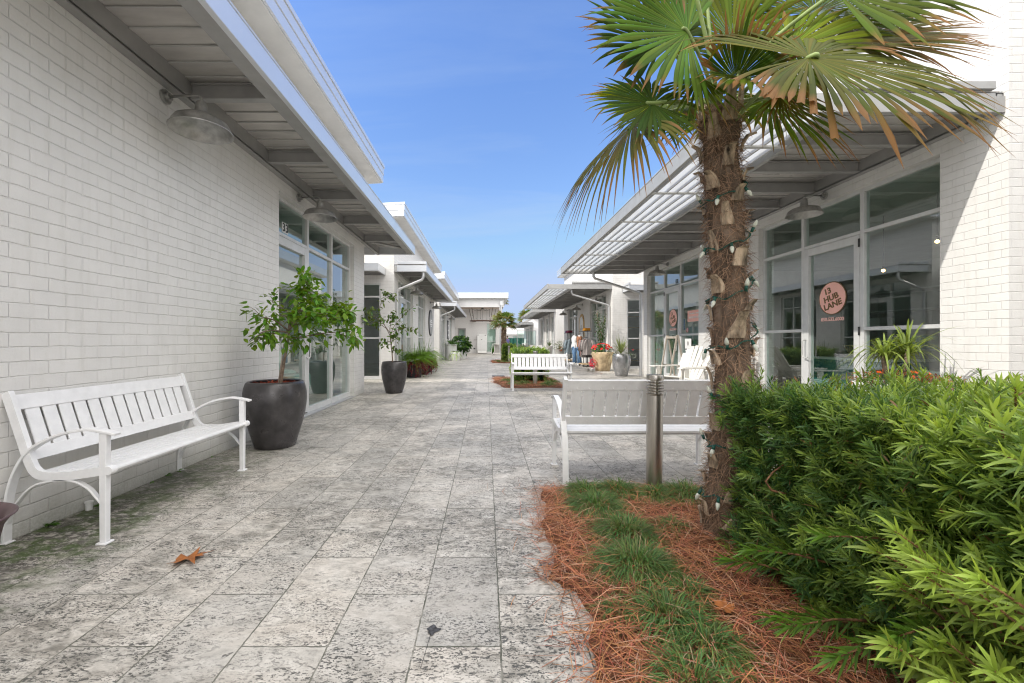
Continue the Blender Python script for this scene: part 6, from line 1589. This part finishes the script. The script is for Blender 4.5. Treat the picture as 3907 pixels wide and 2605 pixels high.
patio_chair(4.35, 37.4, R(30), M['white'], 'white patio chair in front of the third right shop'); patio_chair(4.9, 38.2, R(10), M['white'], 'white patio chair farther back against the third right shop'); patio_chair(4.3, 40.2, R(190), M['greywood'], 'dark backed folding chair behind the white patio chairs')
t = empty('glass_screen', (3.9, 45, 0), label='clear framed glass wind screen standing before the far shop', cat='screen')
m = MB()
for x in (3.3, 4.4, 5.3): m.box(x - .03, x + .03, 44.97, 45.03, 0, 2.35)
m.box(3.33, 5.27, 44.975, 45.025, 2.28, 2.35); m.build('frame', M['trim'], t)
m = MB(); m.quad((3.33, 45, .1), (5.27, 45, .1), (5.27, 45, 2.28), (3.33, 45, 2.28)); m.build('pane', M['glass'], t)

# ------------------------------------------------------------------ inside the shops, seen through the glass
def simple(name, boxes, mat, label, cat, bevel=.008):
    m = MB()
    for b in boxes: m.box(*b)
    return tag(m.build(name, mat, bevel=bevel), label, cat)
t = empty('shop_counter', (6.9, 7.6, 0), label='teal counter with a white top inside the near right shop', cat='counter')
m = MB(); m.box(6.5, 7.3, 6.9, 8.4, .016, .86); m.build('panel', M['teal'], t); m = MB(); m.box(6.45, 7.35, 6.85, 8.45, .86, .90); m.build('countertop', M['white'], t)
t = empty('display_table', (6.9, 5.8, 0), label='white display table with stacked books behind the near glass door', cat='table')
m = MB(); m.box(6.5, 7.3, 5.2, 6.3, .72, .76); m.build('tabletop', M['white'], t)
for a in (6.55, 7.22):
    for b in (5.25, 6.22): m = MB(); m.box(a, a + .05, b, b + .05, .016, .72); m.build('leg', M['white'], t)
for k in range(7): simple('book', [(6.62, 6.9, 5.5 + .02 * (k % 3), 5.9 + .02 * (k % 2), .762 + k * .045, .80 + k * .045)], M['white'] if k % 2 else M['black'], 'striped book in the stack on the white display table', 'book', .002)['group'] = 'books stacked on the display table'
t = empty('wire_basket', (6.75, 7.5, .9), label='pale openwork bowl standing on the teal counter', cat='bowl')
m = MB()
for k in range(16): a = 2 * PI * k / 16; m.tube([(6.75 + .08 * math.cos(a), 7.5 + .08 * math.sin(a), .905), (6.75 + .20 * math.cos(a + .2), 7.5 + .20 * math.sin(a + .2), 1.0), (6.75 + .27 * math.cos(a + .5), 7.5 + .27 * math.sin(a + .5), 1.12)], .008, 5)
ring(m, (6.75, 7.5, 1.12), .27, .01, 24); m.build('wirework', M['tanwood'], t, smooth=True)
simple('shelf_unit', [(11.6, 12.3, 5.2 + k * .0, 13.2, .4 + k * .55, .44 + k * .55) for k in range(5)] + [(11.6, 12.3, y, y + .05, .016, 2.66) for y in (5.2, 7.8, 10.4, 13.15)], M['white'], 'white shelving along the back of the near right shop', 'shelf')
for k, (y, z, c) in enumerate(((5.8, .44, 'aqua'), (6.8, .99, 'pink'), (8.6, .44, 'mint'), (9.6, 1.54, 'tanwood'), (11.2, .99, 'aqua'), (12.4, 1.54, 'white'))):
    simple('gift_box', [(11.65, 12.1, y, y + .5, z + .002, z + .36)], M[c], ['aqua gift box low on the shelves', 'pink gift box on the second shelf', 'mint gift box on the lowest shelf', 'tan gift box high on the shelves', 'aqua gift box on the second shelf farther in', 'white gift box high at the far end of the shelves'][k], 'box')
t = empty('display_plinth', (6.6, 12.9, 0), label='aqua draped display just inside the far pink sign door', cat='display')
m = MB(); m.lathe([(.42, .016), (.36, .3), (.33, .6), (.34, .9), (.30, 1.05), (.0001, 1.06)], 20, (6.6, 13.2, 0)); m.build('drape', M['aqua'], t, smooth=True)
m = MB()
for k in range(3): m.sphere((6.5 + .08 * k, 13.0 + .15 * k, 1.12 + .03 * k), .08, 10, 8)
m.build('ornament', M['mint'], t, smooth=True)
for k, (x, y, z, lb) in enumerate(((6.6, 5.35, 2.82, 'glowing pendant bulb behind the upper right pane'), (7.0, 6.5, 2.75, 'glowing pendant bulb above the near door'), (7.3, 7.7, 2.5, 'glowing pendant bulb behind the left pane of the near front'), (8.5, 7.2, 2.35, 'glowing pendant bulb deeper in the near shop'), (7.5, 11.3, 2.9, 'glowing pendant bulb inside the far pink sign door'))):
    t = empty('pendant_lamp', (x, y, z), label=lb, cat='lamp')
    m = MB(); m.sphere((x, y, z), .028, 10, 8); m.build('bulb', M['warm'], t, smooth=True)
    m = MB(); m.tube([(x, y, z + .028), (x, y, z + .08)], .016, 8); m.tube([(x, y, z + .08), (x, y, 3.51)], .004, 5); m.build('cord', M['darkmetal'], t)
# left shop
t = empty('armchair', (-3.9, 8.2, 0), label='mint upholstered low chair inside the left glass front', cat='chair')
m = MB(); m.box(-4.3, -3.6, 7.6, 8.6, .22, .55); m.build('seat', M['mint'], t, bevel=.03); m = MB(); m.box(-4.35, -4.2, 7.6, 8.6, .5, 1.0); m.build('backrest', M['mint'], t, bevel=.03)
m = MB()
for a in (-4.2, -3.7):
    for b in (7.75, 8.45): m.tube([(a, b, .016), (a, b, .22)], .018, 8)
m.build('leg', M['steel'], t)
t = empty('round_cushion', (-3.9, 8.1, .6), label='mint round cushion resting on the low chair in the left shop', cat='cushion')
m = MB(); m.sphere((-3.9, 8.1, .60), .2, 18, 10, (1, 1, .3)); m.build('cover', M['mint'], t, smooth=True)
t = empty('shop_counter', (-5.6, 6.8, 0), label='pale green reception counter deeper in the left shop', cat='counter')
m = MB(); m.box(-6.0, -5.3, 5.4, 8.6, .016, 1.05); m.build('panel', M['mint'], t); m = MB(); m.box(-6.05, -5.25, 5.35, 8.65, 1.05, 1.09); m.build('countertop', M['white'], t)
# things in the gap windows
simple('shelf_unit', [(6.0, 7.2, 19.0, 19.3, .3 + k * .5, .34 + k * .5) for k in range(5)] + [(6.0, 6.04, 19.0, 19.3, .016, 2.4), (7.16, 7.2, 19.0, 19.3, .016, 2.4)], M['tanwood'], 'wooden shelves behind the narrow window of the second right shop', 'shelf')
